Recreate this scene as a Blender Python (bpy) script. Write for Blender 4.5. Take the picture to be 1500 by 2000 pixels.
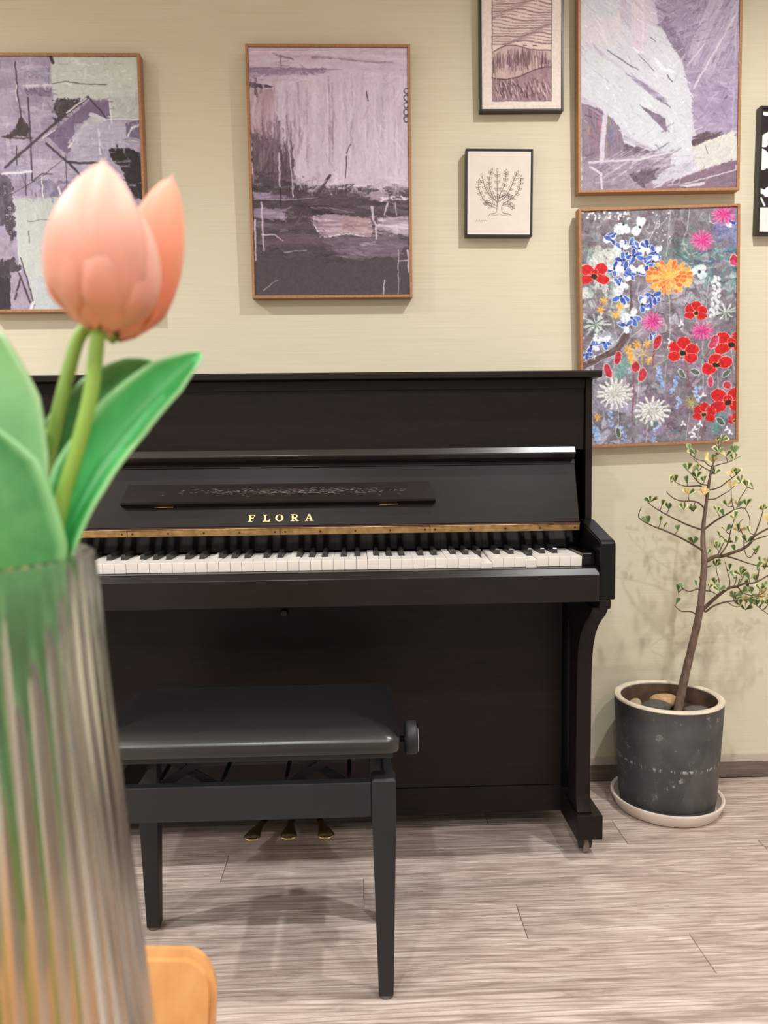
import bpy, bmesh, math, random
import numpy as np
from mathutils import Vector, Matrix
from math import sin, cos, pi, radians, sqrt, atan2

for o in list(bpy.data.objects): bpy.data.objects.remove(o)
S = bpy.context.scene
COL = S.collection
random.seed(7)

# ------------------------------------------------------------------ camera
YK, ZK = -.51, .71                       # plane of the key fronts, height of the white keys
CAM = Vector((0, YK-1.57, ZK+.2273))
YAW, PITCH, ROLL, FPX = radians(1.8685), radians(4.7), radians(.6958), 1500.
FWD = Vector((sin(YAW)*cos(PITCH), cos(YAW)*cos(PITCH), -sin(PITCH)))
_r = Vector((cos(YAW), -sin(YAW), 0)); _u = _r.cross(FWD)
RT = _r*cos(ROLL)-_u*sin(ROLL); UP = _u*cos(ROLL)+_r*sin(ROLL)
cam = bpy.data.cameras.new('camera'); co = bpy.data.objects.new('camera', cam); COL.objects.link(co)
co.matrix_world = Matrix(((RT.x, UP.x, -FWD.x, CAM.x), (RT.y, UP.y, -FWD.y, CAM.y), (RT.z, UP.z, -FWD.z, CAM.z), (0, 0, 0, 1)))
cam.sensor_fit = 'VERTICAL'; cam.sensor_height = 36; cam.sensor_width = 27; cam.lens = FPX/2000*36
cam.clip_start = .01
cam.dof.use_dof = True; cam.dof.focus_distance = 1.75; cam.dof.aperture_fstop = 11
S.camera = co

# ------------------------------------------------------------------ world, exposure
w = bpy.data.worlds.new('world'); S.world = w; w.use_nodes = True
w.node_tree.nodes['Background'].inputs[0].default_value = (1, .95, .88, 1)
w.node_tree.nodes['Background'].inputs[1].default_value = .25
vs = S.view_settings; vs.view_transform = 'Standard'; vs.look = 'None'; vs.gamma = 1; vs.use_curve_mapping = False
vs.exposure = 0.6
CEIL = 2.55
# recessed ceiling lamps: (x, y, watts)
LAMPS = [(.92, -1.02, 1.16), (-1.75, -1.02, 1.45), (.92, -2.35, .9), (-.42, -2.35, .88), (-1.75, -2.35, 1.0), (.92, -3.7, .85), (-.42, -3.7, .85), (-1.75, -3.7, .85), (2.2, -1.6, .2)]
LAMP_W = 48

def ray(x, y): return FWD+RT*((x-750)/FPX)-UP*((y-1000)/FPX)
def onY(x, y, Y): d = ray(x, y); return CAM+d*((Y-CAM.y)/d.y)
def onD(x, y, d): return CAM+ray(x, y)*d

# ------------------------------------------------------------------ helpers
ORG = {}
def link(o, parent=None):
    COL.objects.link(o)
    if parent: o.parent = parent
    return o
def tag(o, label=None, cat=None, group=None, kind=None):
    if label: o['label'] = label
    if cat: o['category'] = cat
    if group: o['group'] = group
    if kind: o['kind'] = kind
    return o
def thing(name, loc, label, cat, group=None):
    o = bpy.data.objects.new(name, None); o.empty_display_size = .05
    COL.objects.link(o); o.location = loc; ORG[o] = Vector(loc)
    return tag(o, label, cat, group)
def mk(name, verts, faces, mat, parent=None, smooth=False, local=False):
    """verts in world coordinates; stored relative to the parent thing's origin"""
    me = bpy.data.meshes.new(name); me.from_pydata([tuple(v) for v in verts], [], faces)
    return fin(name, me, mat, parent, smooth, local)
def fin(name, me, mat, parent=None, smooth=False, local=False):
    bm = bmesh.new(); bm.from_mesh(me); bmesh.ops.recalc_face_normals(bm, faces=bm.faces); bm.to_mesh(me); bm.free()
    if smooth:
        for p in me.polygons: p.use_smooth = True
    me.materials.append(mat)
    o = bpy.data.objects.new(name, me)
    link(o, parent)
    if parent is not None:
        org = ORG.get(parent, Vector((0, 0, 0))); ORG[o] = org
        if not local: me.transform(Matrix.Translation(-org))
    else: ORG[o] = Vector((0, 0, 0))
    return o
def finbm(name, bm, mat, parent=None, smooth=False, local=False):
    me = bpy.data.meshes.new(name); bm.to_mesh(me); bm.free()
    return fin(name, me, mat, parent, smooth, local)
def inst(o, parent, loc=None, name=None):
    c = o.copy(); c.name = name or o.name.split('.')[0]; COL.objects.link(c); c.parent = parent
    if loc is not None: c.location = loc
    ORG[c] = ORG.get(parent, Vector((0, 0, 0)))
    return c
def recentre(o):
    """move a single-mesh thing's origin to its base centre"""
    me = o.data; n = len(me.vertices); a = np.empty(n*3); me.vertices.foreach_get('co', a); a = a.reshape(-1, 3)
    c = Vector(((a[:, 0].min()+a[:, 0].max())/2, (a[:, 1].min()+a[:, 1].max())/2, a[:, 2].min()))
    me.transform(Matrix.Translation(-c)); o.location = c; ORG[o] = c
    return o
def bmbox(bm, x0, x1, y0, y1, z0, z1, bev=0, seg=2):
    r = bmesh.ops.create_cube(bm, size=1)
    vs_ = r['verts']
    for v in vs_: v.co = Vector(((x0+x1)/2+v.co.x*(x1-x0), (y0+y1)/2+v.co.y*(y1-y0), (z0+z1)/2+v.co.z*(z1-z0)))
    if bev:
        es = list({e for v in vs_ for e in v.link_edges})
        bmesh.ops.bevel(bm, geom=es, offset=bev, segments=seg, affect='EDGES', profile=.5)
def box(name, x0, x1, y0, y1, z0, z1, mat, parent=None, bev=.0015, seg=2):
    bm = bmesh.new(); bmbox(bm, x0, x1, y0, y1, z0, z1, bev, seg)
    return finbm(name, bm, mat, parent)
def prism(name, prof, x0, x1, mat, parent=None, bev=0, axis='x', smooth=False):
    """closed profile [(a,b)] extruded along an axis: x -> (y,z), y -> (x,z), z -> (x,y)"""
    n = len(prof)
    def pt(t, a, b): return {'x': (t, a, b), 'y': (a, t, b), 'z': (a, b, t)}[axis]
    bm = bmesh.new()
    A = [bm.verts.new(pt(x0, *p)) for p in prof]; B = [bm.verts.new(pt(x1, *p)) for p in prof]
    bm.faces.new(A); bm.faces.new(B[::-1])
    for i in range(n): bm.faces.new((A[i], B[i], B[(i+1) % n], A[(i+1) % n]))
    if bev:
        bmesh.ops.recalc_face_normals(bm, faces=bm.faces)
        es = [e for e in bm.edges if len(e.link_faces) == 2 and e.calc_face_angle(0) > .5]
        bmesh.ops.bevel(bm, geom=es, offset=bev, segments=2, affect='EDGES', profile=.5)
    return finbm(name, bm, mat, parent, smooth)
def tube_geo(pts, rad, n=8, cap=True):
    P = [Vector(p) for p in pts]; m = len(P)
    if not hasattr(rad, '__len__'): rad = [rad]*m
    T = [(P[min(i+1, m-1)]-P[max(i-1, 0)]).normalized() for i in range(m)]
    nrm = T[0].orthogonal().normalized(); V = []; Fc = []
    for i in range(m):
        nrm = (nrm-T[i]*nrm.dot(T[i])).normalized(); b = T[i].cross(nrm)
        for k in range(n):
            a = 2*pi*k/n; V.append(P[i]+(nrm*cos(a)+b*sin(a))*rad[i])
    for i in range(m-1):
        for k in range(n):
            a = i*n+k; b_ = i*n+(k+1) % n; Fc.append((a, b_, b_+n, a+n))
    if cap: Fc.append(tuple(range(n-1, -1, -1))); Fc.append(tuple(range((m-1)*n, m*n)))
    return V, Fc
def tube(name, pts, rad, mat, parent=None, n=8): 
    V, Fc = tube_geo(pts, rad, n); return mk(name, V, Fc, mat, parent, True)
def lathe(name, prof, c, mat, parent=None, n=48, axis='z', smooth=True, closed=False):
    V = []; Fc = []; m = len(prof)
    for r, h in prof:
        for k in range(n):
            a = 2*pi*k/n
            if axis == 'z': V.append((c[0]+r*cos(a), c[1]+r*sin(a), c[2]+h))
            elif axis == 'x': V.append((c[0]+h, c[1]+r*cos(a), c[2]+r*sin(a)))
            else: V.append((c[0]+r*cos(a), c[1]+h, c[2]+r*sin(a)))
    for i in range(m if closed else m-1):
        for k in range(n):
            a = i*n+k; b = i*n+(k+1) % n; j = ((i+1) % m)*n
            Fc.append((a, b, j+(k+1) % n, j+k))
    if not closed:
        if prof[0][0] > 1e-6: Fc.append(tuple(range(n-1, -1, -1)))
        if prof[-1][0] > 1e-6: Fc.append(tuple(range((m-1)*n, m*n)))
    o = mk(name, V, Fc, mat, parent, smooth)
    if smooth: autosm(o)
    return o
def autosm(o, ang=40):
    me = o.data; bm = bmesh.new(); bm.from_mesh(me)
    for f in bm.faces: f.smooth = True
    for e in bm.edges: e.smooth = e.calc_face_angle(0) < radians(ang)
    bm.to_mesh(me); bm.free()
def smooth_pts(P, k=4):
    P = [Vector(p) for p in P]; out = []
    for i in range(len(P)-1):
        a, b, c, d = P[max(i-1, 0)], P[i], P[i+1], P[min(i+2, len(P)-1)]
        for j in range(k):
            t = j/k; out.append(.5*((2*b)+(c-a)*t+(2*a-5*b+4*c-d)*t*t+(3*b-a-3*c+d)*t**3))
    return out+[P[-1]]

# ------------------------------------------------------------------ materials
def lin(c): 
    c = [x/255 for x in c]
    return tuple(x/12.92 if x <= .04045 else ((x+.055)/1.055)**2.4 for x in c)+(1,)
class N:
    def __init__(s, name):
        s.m = bpy.data.materials.new(name); s.m.use_nodes = True; s.t = s.m.node_tree; s.b = s.t.nodes['Principled BSDF']
    def n(s, typ, **k):
        o = s.t.nodes.new(typ)
        for a, v in k.items():
            if a.startswith('_'): setattr(o, a[1:], v)
        return o
    def l(s, a, b): s.t.links.new(a, b)
    def set(s, **k):
        for a, v in k.items(): s.b.inputs[a.replace('_', ' ')].default_value = v
        return s
    def coord(s, out='Object', scale=(1, 1, 1), rnd=False):
        tc = s.n('ShaderNodeTexCoord'); mp = s.n('ShaderNodeMapping'); mp.inputs['Scale'].default_value = scale
        src = tc.outputs[out]
        if rnd:
            oi = s.n('ShaderNodeObjectInfo'); ml = s.n('ShaderNodeMath', _operation='MULTIPLY'); ml.inputs[1].default_value = 37
            s.l(oi.outputs['Random'], ml.inputs[0])
            ad = s.n('ShaderNodeVectorMath', _operation='ADD'); s.l(src, ad.inputs[0]); s.l(ml.outputs[0], ad.inputs[1]); src = ad.outputs[0]
        s.l(src, mp.inputs[0]); return mp.outputs[0]
    def noise(s, vec, scale=5, detail=4, rough=.55, dist=0):
        o = s.n('ShaderNodeTexNoise'); s.l(vec, o.inputs['Vector'])
        o.inputs['Scale'].default_value = scale; o.inputs['Detail'].default_value = detail; o.inputs['Roughness'].default_value = rough; o.inputs['Distortion'].default_value = dist
        return o.outputs[0]
    def ramp(s, fac, stops, interp='LINEAR'):
        o = s.n('ShaderNodeValToRGB'); s.l(fac, o.inputs[0]); e = o.color_ramp.elements; o.color_ramp.interpolation = interp
        while len(e) < len(stops): e.new(.5)
        for x, (p, c) in zip(e, stops): x.position = p; x.color = c if len(c) == 4 else lin(c)
        return o.outputs[0]
    def mix(s, fac, a, b, mode='MIX'):
        o = s.n('ShaderNodeMix', _data_type='RGBA', _blend_type=mode)
        for i, v in ((0, fac), (6, a), (7, b)):
            if isinstance(v, (int, float)): o.inputs[i].default_value = v
            elif isinstance(v, tuple): o.inputs[i].default_value = v if len(v) == 4 else lin(v)
            else: s.l(v, o.inputs[i])
        return o.outputs[2]
    def bump(s, h, strength=.2, dist=.002):
        o = s.n('ShaderNodeBump'); o.inputs['Strength'].default_value = strength; o.inputs['Distance'].default_value = dist
        s.l(h, o.inputs['Height']); s.l(o.outputs[0], s.b.inputs['Normal']); return s
    def col(s, c):
        if isinstance(c, tuple): s.b.inputs['Base Color'].default_value = c if len(c) == 4 else lin(c)
        else: s.l(c, s.b.inputs['Base Color'])
        return s
G4 = lambda v: (v, v, v, 1)
def plain(name, c, rough=.5, metal=0, vary=.12, scale=30, spec=.5, bump=0, coat=0):
    m = N(name); v = m.coord('Object'); f = m.noise(v, scale, 3)
    a = lin(c); d = tuple(x*(1-vary) for x in a[:3])+(1,); b = tuple(min(1, x*(1+vary)) for x in a[:3])+(1,)
    m.col(m.ramp(f, [(.3, d), (.7, b)])).set(Roughness=rough, Metallic=metal)
    m.b.inputs['Specular IOR Level'].default_value = spec
    if coat: m.set(Coat_Weight=coat, Coat_Roughness=.12)
    if bump: m.bump(f, bump, .001)
    return m.m
def wood(name, lo, hi, rough=.35, sc=(3, 40, 40), bump=.05, rnd=True, spec=.5, coat=0, streak=6):
    m = N(name); v = m.coord('Object', sc, rnd); f = m.noise(v, streak, 6, .6, .3)
    m.col(m.ramp(f, [(.3, lo), (.72, hi)])).set(Roughness=rough)
    m.b.inputs['Specular IOR Level'].default_value = spec
    if coat: m.set(Coat_Weight=coat, Coat_Roughness=.1)
    m.bump(f, bump, .001); return m.m
M = {}
M['piano'] = wood('piano_lacquer', (20, 14, 12), (31, 22, 20), .38, (2.5, 30, 30), .04, spec=.2)
M['piano_polish'] = wood('piano_polished_edge', (20, 15, 13), (31, 23, 21), .27, (2.5, 30, 30), .03, spec=.7, coat=.2)
M['piano_slip'] = wood('piano_slip', (18, 13, 12), (29, 21, 20), .3, (2.5, 30, 30), .03, spec=.3)
M['piano_black'] = wood('piano_black_gloss', (9, 9, 9), (15, 14, 14), .2, (2.5, 30, 30), .02, spec=.22, coat=.06)
M['ivory'] = plain('white_key_plastic', (232, 226, 220), .28, vary=.03, scale=12)
M['ebony'] = plain('black_key', (34, 35, 37), .3, vary=.1)
M['brass'] = plain('brass_strip', (160, 131, 90), .42, 1, .3, 60)
M['gold'] = plain('gold_metal', (216, 190, 136), .24, 1, .1, 20)
M['letter'] = plain('gilt_letter', (236, 206, 140), .35, .35, .05)
M['chrome'] = plain('chrome', (205, 205, 205), .15, 1, .05)
M['darkmetal'] = plain('dark_metal', (52, 50, 50), .4, .7, .1)
M['screw'] = plain('screw', (62, 42, 22), .5, .6)
M['felt'] = plain('dark_felt', (58, 30, 26), .9)
M['bench'] = plain('bench_satin_black', (33, 34, 35), .5, vary=.05, scale=8, spec=.4)
M['steel_black'] = plain('bench_black_steel', (34, 34, 34), .5, .2)
m = N('bench_leather'); v = m.coord('Object', (1, 1, 1)); f = m.noise(v, 320, 2); m.col((22, 22, 23)).set(Roughness=.3); m.b.inputs['Specular IOR Level'].default_value = .8; m.bump(f, .12, .0006); M['leather'] = m.m
M['rubber'] = plain('grey_rubber', (98, 92, 86), .7)
M['wheel'] = plain('caster_wheel', (126, 112, 106), .6)
# wall: silk-weave paper with fine horizontal threads
m = N('woven_wallpaper')
v = m.coord('Object', (1.2, 1, 170)); f = m.noise(v, 2.2, 5, .65); v2 = m.coord('Object', (6, 1, 700)); f2 = m.noise(v2, 1.6, 2)
v3 = m.coord('Object', (.9, 1, 60)); f3 = m.noise(v3, 3, 6, .7)
c = m.ramp(f, [(.3, (211, 203, 178)), (.7, (223, 217, 194))])
c = m.mix(m.ramp(f2, [(.35, G4(0)), (.8, G4(.4))]), c, (228, 226, 208)); c = m.mix(m.ramp(f3, [(.66, G4(0)), (.76, G4(.75))]), c, (238, 235, 218))
m.col(c).set(Roughness=.75); m.b.inputs['Specular IOR Level'].default_value = .25; m.bump(f2, .25, .0008); M['wall'] = m.m
M['wall_plain'] = plain('painted_wall', (226, 224, 218), .85, vary=.02)
M['ceiling'] = plain('ceiling_paint', (240, 238, 232), .9, vary=.01)
# floor: greyed oak planks, each plank its own tone
m = N('grey_oak_plank')
v = m.coord('Object', (.8, 7, 1), True); f = m.noise(v, 5, 7, .6, 1.8)
v2 = m.coord('Object', (1.5, 52, 1), True); f2 = m.noise(v2, 3, 5, .6, .5)
vr = m.coord('Object', (.42, 4.6, 1), True); wv = m.n('ShaderNodeTexWave', _wave_type='BANDS', _bands_direction='Y'); m.l(vr, wv.inputs['Vector'])
wv.inputs['Scale'].default_value = 5.5; wv.inputs['Distortion'].default_value = 11; wv.inputs['Detail'].default_value = 2.5; wv.inputs['Detail Scale'].default_value = .9
c = m.ramp(f, [(.3, (152, 134, 126)), (.48, (202, 185, 176)), (.7, (234, 220, 211))])
c = m.mix(m.ramp(f2, [(.48, G4(0)), (.72, G4(.7))]), c, (140, 122, 114)); c = m.mix(m.ramp(wv.outputs[0], [(.0, G4(.6)), (.25, G4(0)), (.75, G4(0)), (1, G4(.1))]), c, (142, 124, 115))
oi = m.n('ShaderNodeObjectInfo'); tone = m.ramp(oi.outputs['Random'], [(0, G4(.9)), (1, G4(1.0))]); c = m.mix(1., c, tone, 'MULTIPLY')
m.col(c).set(Roughness=.42); m.b.inputs['Specular IOR Level'].default_value = .4; m.bump(f2, .12, .0006); M['plank'] = m.m
M['joint'] = plain('plank_joint', (72, 62, 56), .8)
M['base_wood'] = wood('baseboard_oak', (92, 79, 71), (128, 113, 104), .5, (2, 30, 60), .1)
M['base_cap'] = plain('baseboard_cap', (196, 184, 170), .6, vary=.04)
M['oakframe'] = wood('frame_oak', (150, 104, 68), (186, 138, 98), .5, (30, 30, 30), .05, rnd=False)
M['blackframe'] = plain('black_frame', (34, 31, 29), .35, vary=.08)
M['backing'] = plain('picture_backing', (120, 98, 76), .9)
M['tablewood'] = wood('table_wood', (168, 122, 78), (204, 158, 108), .4, (3, 30, 30), .05)
m = N('chair_wood'); v = m.coord('Object', (16, 16, 2.5)); f = m.noise(v, 4, 5); m.col(m.ramp(f, [(.3, (188, 130, 76)), (.7, (208, 152, 96))])).set(Roughness=.28, Coat_Weight=.5, Coat_Roughness=.15); M['chairwood'] = m.m
# ------------------------------------------------------------------ the room
XL, XR, YB = -2.75, 2.75, -4.75
def struct(name, x0, x1, y0, y1, z0, z1, mat):
    o = box(name, x0, x1, y0, y1, z0, z1, mat, None, 0); o['kind'] = 'structure'; return o
floor = struct('floor', XL-.1, XR+.1, YB-.1, .1, -.06, -.004, M['joint'])
struct('wall_back', XL-.1, XR+.1, 0, .1, 0, CEIL, M['wall'])
struct('wall_front', XL-.1, XR+.1, YB-.1, YB, 0, CEIL, M['wall_plain'])
struct('wall_left', XL-.1, XL, YB, 0, 0, CEIL, M['wall_plain'])
struct('wall_right', XR, XR+.1, YB, 0, 0, CEIL, M['wall_plain'])
struct('ceiling', XL-.1, XR+.1, YB-.1, .1, CEIL, CEIL+.1, M['ceiling'])
bb = struct('baseboard_back', XL, XR, -.011, -.0005, .0005, .043, M['base_wood'])
t1 = struct('trim_1', XL, XR, -.007, -.0005, .0435, .064, M['base_cap'])
# planks, rows run along the wall
PW, PL, gap = .1132, 1.25, .0006
pm = None; row = 0
while True:
    y1 = -.013-PW*row; y0 = y1-PW
    if y1 < YB: break
    j = -.314+.3125*(row-3); x = j-PL*math.ceil((j-XL)/PL)
    while x < XR:
        x0, x1 = max(x, XL), min(x+PL, XR)
        if x1-x0 > .05:
            full = abs(x1-x0-PL) < 1e-6 and y0 > YB
            yy0 = max(y0, YB)
            if full and pm:
                o = inst(pm, floor, ((x0+x1)/2, (yy0+y1)/2, 0), 'plank')
            else:
                hx, hy = (x1-x0)/2-gap, (y1-yy0)/2-gap*.5
                bm = bmesh.new(); bmbox(bm, -hx, hx, -hy, hy, -.004, 0); 
                bmesh.ops.bevel(bm, geom=[e for e in bm.edges if all(v.co.z > -.001 for v in e.verts)], offset=.0007, segments=1, affect='EDGES')
                o = finbm('plank', bm, M['plank'], floor, local=True); o.location = ((x0+x1)/2, (yy0+y1)/2, 0)
                if full: pm = o
        x += PL
    row += 1

# ceiling lamps
M['lens'] = N('lamp_lens').set(Emission_Strength=6.0).m; M['lens'].node_tree.nodes['Principled BSDF'].inputs['Emission Color'].default_value = (1, .96, .9, 1)
M['ring'] = plain('lamp_ring', (240, 240, 238), .4, vary=.02)
WORDS = ['above the right-hand pictures', 'left of the left painting by the back wall', 'right of the camera in the second row', 'middle of the second row', 'left of the second row', 'right of the rear row', 'middle of the rear row', 'left of the rear row', 'beside the right wall']
for (x, y, k), wd in zip(LAMPS, WORDS):
    t = thing('ceiling_downlight', (x, y, CEIL), 'round recessed ceiling downlight '+wd, 'downlight', 'ceiling downlights')
    lathe('ring', [(.046, -.001), (.06, -.001), (.062, -.006), (.05, -.01), (.046, -.008)], (x, y, CEIL), M['ring'], t, 32, closed=True)
    lathe('lens', [(.0, -.003), (.045, -.003), (.045, -.0005), (0, -.0005)], (x, y, CEIL), M['lens'], t, 32)
    L = bpy.data.lights.new('lamp', 'SPOT'); L.energy = LAMP_W*k; L.color = (1, .98, .945); L.spot_size = radians(150); L.spot_blend = .7; L.shadow_soft_size = .03
    lo = bpy.data.objects.new('lamp', L); COL.objects.link(lo); lo.parent = t; lo.location = (0, 0, -.03)

# ------------------------------------------------------------------ the piano
XC = -.1485                               # centre line of the keyboard
mx = lambda x: 2*XC-x
pn = thing('upright_piano', (XC, -.28, 0), 'dark brown upright piano with open keyboard and gold lettering, against the papered wall', 'piano')
P = M['piano']
def both(fn):
    fn(lambda a, b: (a, b)); fn(lambda a, b: (mx(b), mx(a)))
prism('lid', [(-.408, 1.088), (-.408, 1.1005), (-.405, 1.1025), (-.012, 1.1025), (-.012, 1.088)], mx(.5335), .5335, P, pn, .0012)
def f(s):
    a, b = s(.507, .522)
    prism('case_side', [(-.380, .60), (-.376, 1.0875), (-.03, 1.0875), (-.03, .06), (-.30, .06), (-.30, .60)], a, b, P, pn, .0012)
both(f)
box('upper_panel', mx(.5065), .5065, -.368, -.35, .93, 1.0875, P, pn)
box('top_rail', mx(.5065), .5065, -.3725, -.3682, 1.066, 1.0873, P, pn, .001)
box('back_board', mx(.5065), .5065, -.045, -.03, .06, 1.0875, M['joint'], pn)
# music shelf with hooked lip
prism('music_shelf', [(-.368, .9395), (-.4005, .9385), (-.402, .937), (-.4095, .9255), (-.4085, .9225), (-.401, .9145), (-.386, .9095), (-.368, .9095)], mx(.476), .476, M['piano_polish'], pn, .0006)
# fallboard leaning back
FT, FB = Vector((0, -.379, .9085)), Vector((0, -.4245, .774))
fd = (FB-FT).normalized(); fn_ = Vector((0, fd.z, -fd.y)); fn_ = fn_ if fn_.y < 0 else -fn_
def fpt(z, off=0):
    t = (FT.z-z)/(FT.z-FB.z); q = FT+(FB-FT)*t+fn_*off; return q
q0, q1 = fpt(.9085), fpt(.774); q2, q3 = fpt(.774, -.016), fpt(.9085, -.016)
fall = prism('fallboard', [(q0.y, q0.z), (q1.y, q1.z), (q2.y, q2.z), (q3.y, q3.z)], mx(.4815), .4815, P, pn, .0012)
a0, a1, a2, a3 = fpt(.9085, .0035), fpt(.899, .0035), fpt(.899, .0004), fpt(.9085, .0004)
prism('fall_rail', [(a0.y, a0.z), (a1.y, a1.z), (a2.y, a2.z), (a3.y, a3.z)], mx(.4805), .4805, P, pn)
# folding music desk flap on the fallboard
b0, b1 = fpt(.862, .006), fpt(.822, .022); b2, b3 = fpt(.8185, .0205), fpt(.8185, .0008); b4 = fpt(.864, .0008)
pts = [(b4.y, b4.z), (b0.y, b0.z), (b1.y, b1.z), (b2.y, b2.z), (b3.y, b3.z)]
V = []; n = len(pts)
for x_, ins in ((-.511, 1), (.1675, -1)):
    for i, (y, z) in enumerate(pts): V.append((x_+ins*.012*max(0, (z-.8185)/.0455), y, z))
mk('music_desk', V, [tuple(range(n)), tuple(range(2*n-1, n-1, -1))]+[(i, (i+1) % n, n+(i+1) % n, n+i) for i in range(n)], P, pn)
for x_ in (-.42, .065):
    h0 = fpt(.8165, .004); tube('desk_hinge', [(x_-.02, h0.y, h0.z), (x_+.02, h0.y, h0.z)], .0016, M['gold'], pn, 8)
# scuffed inlay on the flap: fine pale scratches
sm = N('scratch'); v = sm.coord('Object', (60, 60, 160)); sm.col((150, 142, 136)).set(Roughness=.5)
M['scratch'] = sm.m
rs = random.Random(3); V = []; Fc = []
dd = (b1-b0); nn = Vector((0, dd.z, -dd.y)).normalized(); nn = nn if nn.y < 0 else -nn
for i in range(330):
    x_ = rs.triangular(-.45, .12, -.08); t = .45+rs.gauss(0, .1); L_ = rs.uniform(.002, .009)*rs.choice((1, 1, -1)); s_ = rs.uniform(-.05, .05); wd_ = .006
    if not .15 < t < .8: continue
    A = b0+dd*t+nn*.0001; B = b0+dd*(t+s_)+nn*.0001; k = len(V)
    V += [(x_, A.y, A.z), (x_+L_, B.y, B.z), (x_+L_, B.y+dd.y*wd_, B.z+dd.z*wd_), (x_, A.y+dd.y*wd_, A.z+dd.z*wd_)]; Fc.append((k, k+1, k+2, k+3))
o = mk('worn_scratches', V, Fc, M['scratch'], pn); o['kind'] = 'stuff'
# raised serif letters F L O R A
def letter_polys(ch):
    S_ = []                                # convex polygons in a unit box (0..w, 0..1)
    R_ = lambda x0, y0, x1, y1: [(x0, y0), (x1, y0), (x1, y1), (x0, y1)]
    if ch == 'F': S_ = [R_(.18, 0, .42, 1), R_(0, 0, .62, .09), R_(0, .91, 1.02, 1), R_(.42, .47, .78, .58), [(.9, .7), (1.02, .66), (1.02, .92), (.84, .92)], R_(.7, .38, .8, .68)]
    if ch == 'L': S_ = [R_(.18, 0, .42, 1), R_(0, .91, .62, 1), R_(0, 0, 1.02, .1), [(.84, .1), (1.02, .1), (1.04, .36), (.94, .34)]]
    if ch == 'R': S_ = [R_(.16, 0, .4, 1), R_(0, 0, .56, .09), R_(0, .91, .7, 1), R_(.4, .44, .7, .53), [(.5, .45), (.74, .45), (1.06, .02), (.8, .0)], R_(.84, 0, 1.16, .09)]
    if ch == 'A': S_ = [[(.12, .05), (.24, .05), (.66, 1), (.54, 1)], [(.84, .05), (1.12, .05), (.72, 1), (.54, 1)], R_(.3, .3, .9, .4), R_(0, 0, .4, .08), R_(.72, 0, 1.26, .08)]
    if ch in 'OR':
        cx_, cy_, ro, rv, wi, hi, rng = (.58, .5, .58, .5, .34, .41, (0, 24)) if ch == 'O' else (.66, .72, .34, .28, .13, .19, (-6, 6))
        for k in range(*rng):
            p, q = 2*pi*k/24, 2*pi*(k+1)/24
            S_.append([(cx_+ro*cos(p), cy_+rv*sin(p)), (cx_+ro*cos(q), cy_+rv*sin(q)), (cx_+wi*cos(q), cy_+hi*sin(q)), (cx_+wi*cos(p), cy_+hi*sin(p))])
    return S_
for ch, px0 in (('F', 484.8), ('L', 513.6), ('O', 538), ('R', 568), ('A', 595.6)):
    X0 = onY(px0, 1018, -.419).x; H = .0146; V = []; Fc = []
    for poly in letter_polys(ch):
        k = len(V); n = len(poly)
        for off in (.0009, -.0002):
            for (x, y) in poly: q = fpt(.7838+y*H, off); V.append((X0+x*H*1.02, q.y, q.z))
        Fc += [tuple(range(k, k+n)), tuple(range(k+2*n-1, k+n-1, -1))]+[(k+i, k+(i+1) % n, k+n+(i+1) % n, k+n+i) for i in range(n)]
    o = mk('letter', V, Fc, M['letter'], fall); o['label'] = 'gold serif letter '+ch
# felt line, brass hinge strip in segments, screws
prism('felt_line', [(-.4265, .7735), (-.4275, .7705), (-.415, .7705), (-.415, .7735)], mx(.482), .482, M['felt'], pn)
seg = [mx(.4815)]+[onY(px, 1035, -.4275).x for px in (248, 547, 840)]+[.4815]
for a, b in zip(seg[:-1], seg[1:]):
    box('brass_hinge', a+.0003, b-.0003, -.4275, -.4195, .755, .7700, M['brass'], pn, .0012)
    tube('brass_bead', [(a+.0004, -.4262, .7690), (b-.0004, -.4262, .7690)], .0019, M['brass'], pn, 8)
    k = max(2, round((b-a)/.068))
    for i in range(k):
        x_ = a+.011+(b-a-.022)*i/(k-1)
        lathe('screw', [(0, -.0009), (.0021, -.0006), (.0024, 0), (.0024, .001)], (x_, -.4276, .7615), M['screw'], pn, 10, 'y')
prism('key_board_back', [(-.416, .7548), (-.392, .716), (-.376, .716), (-.40, .7548)], mx(.483), .483, M['piano_black'], pn)
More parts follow.
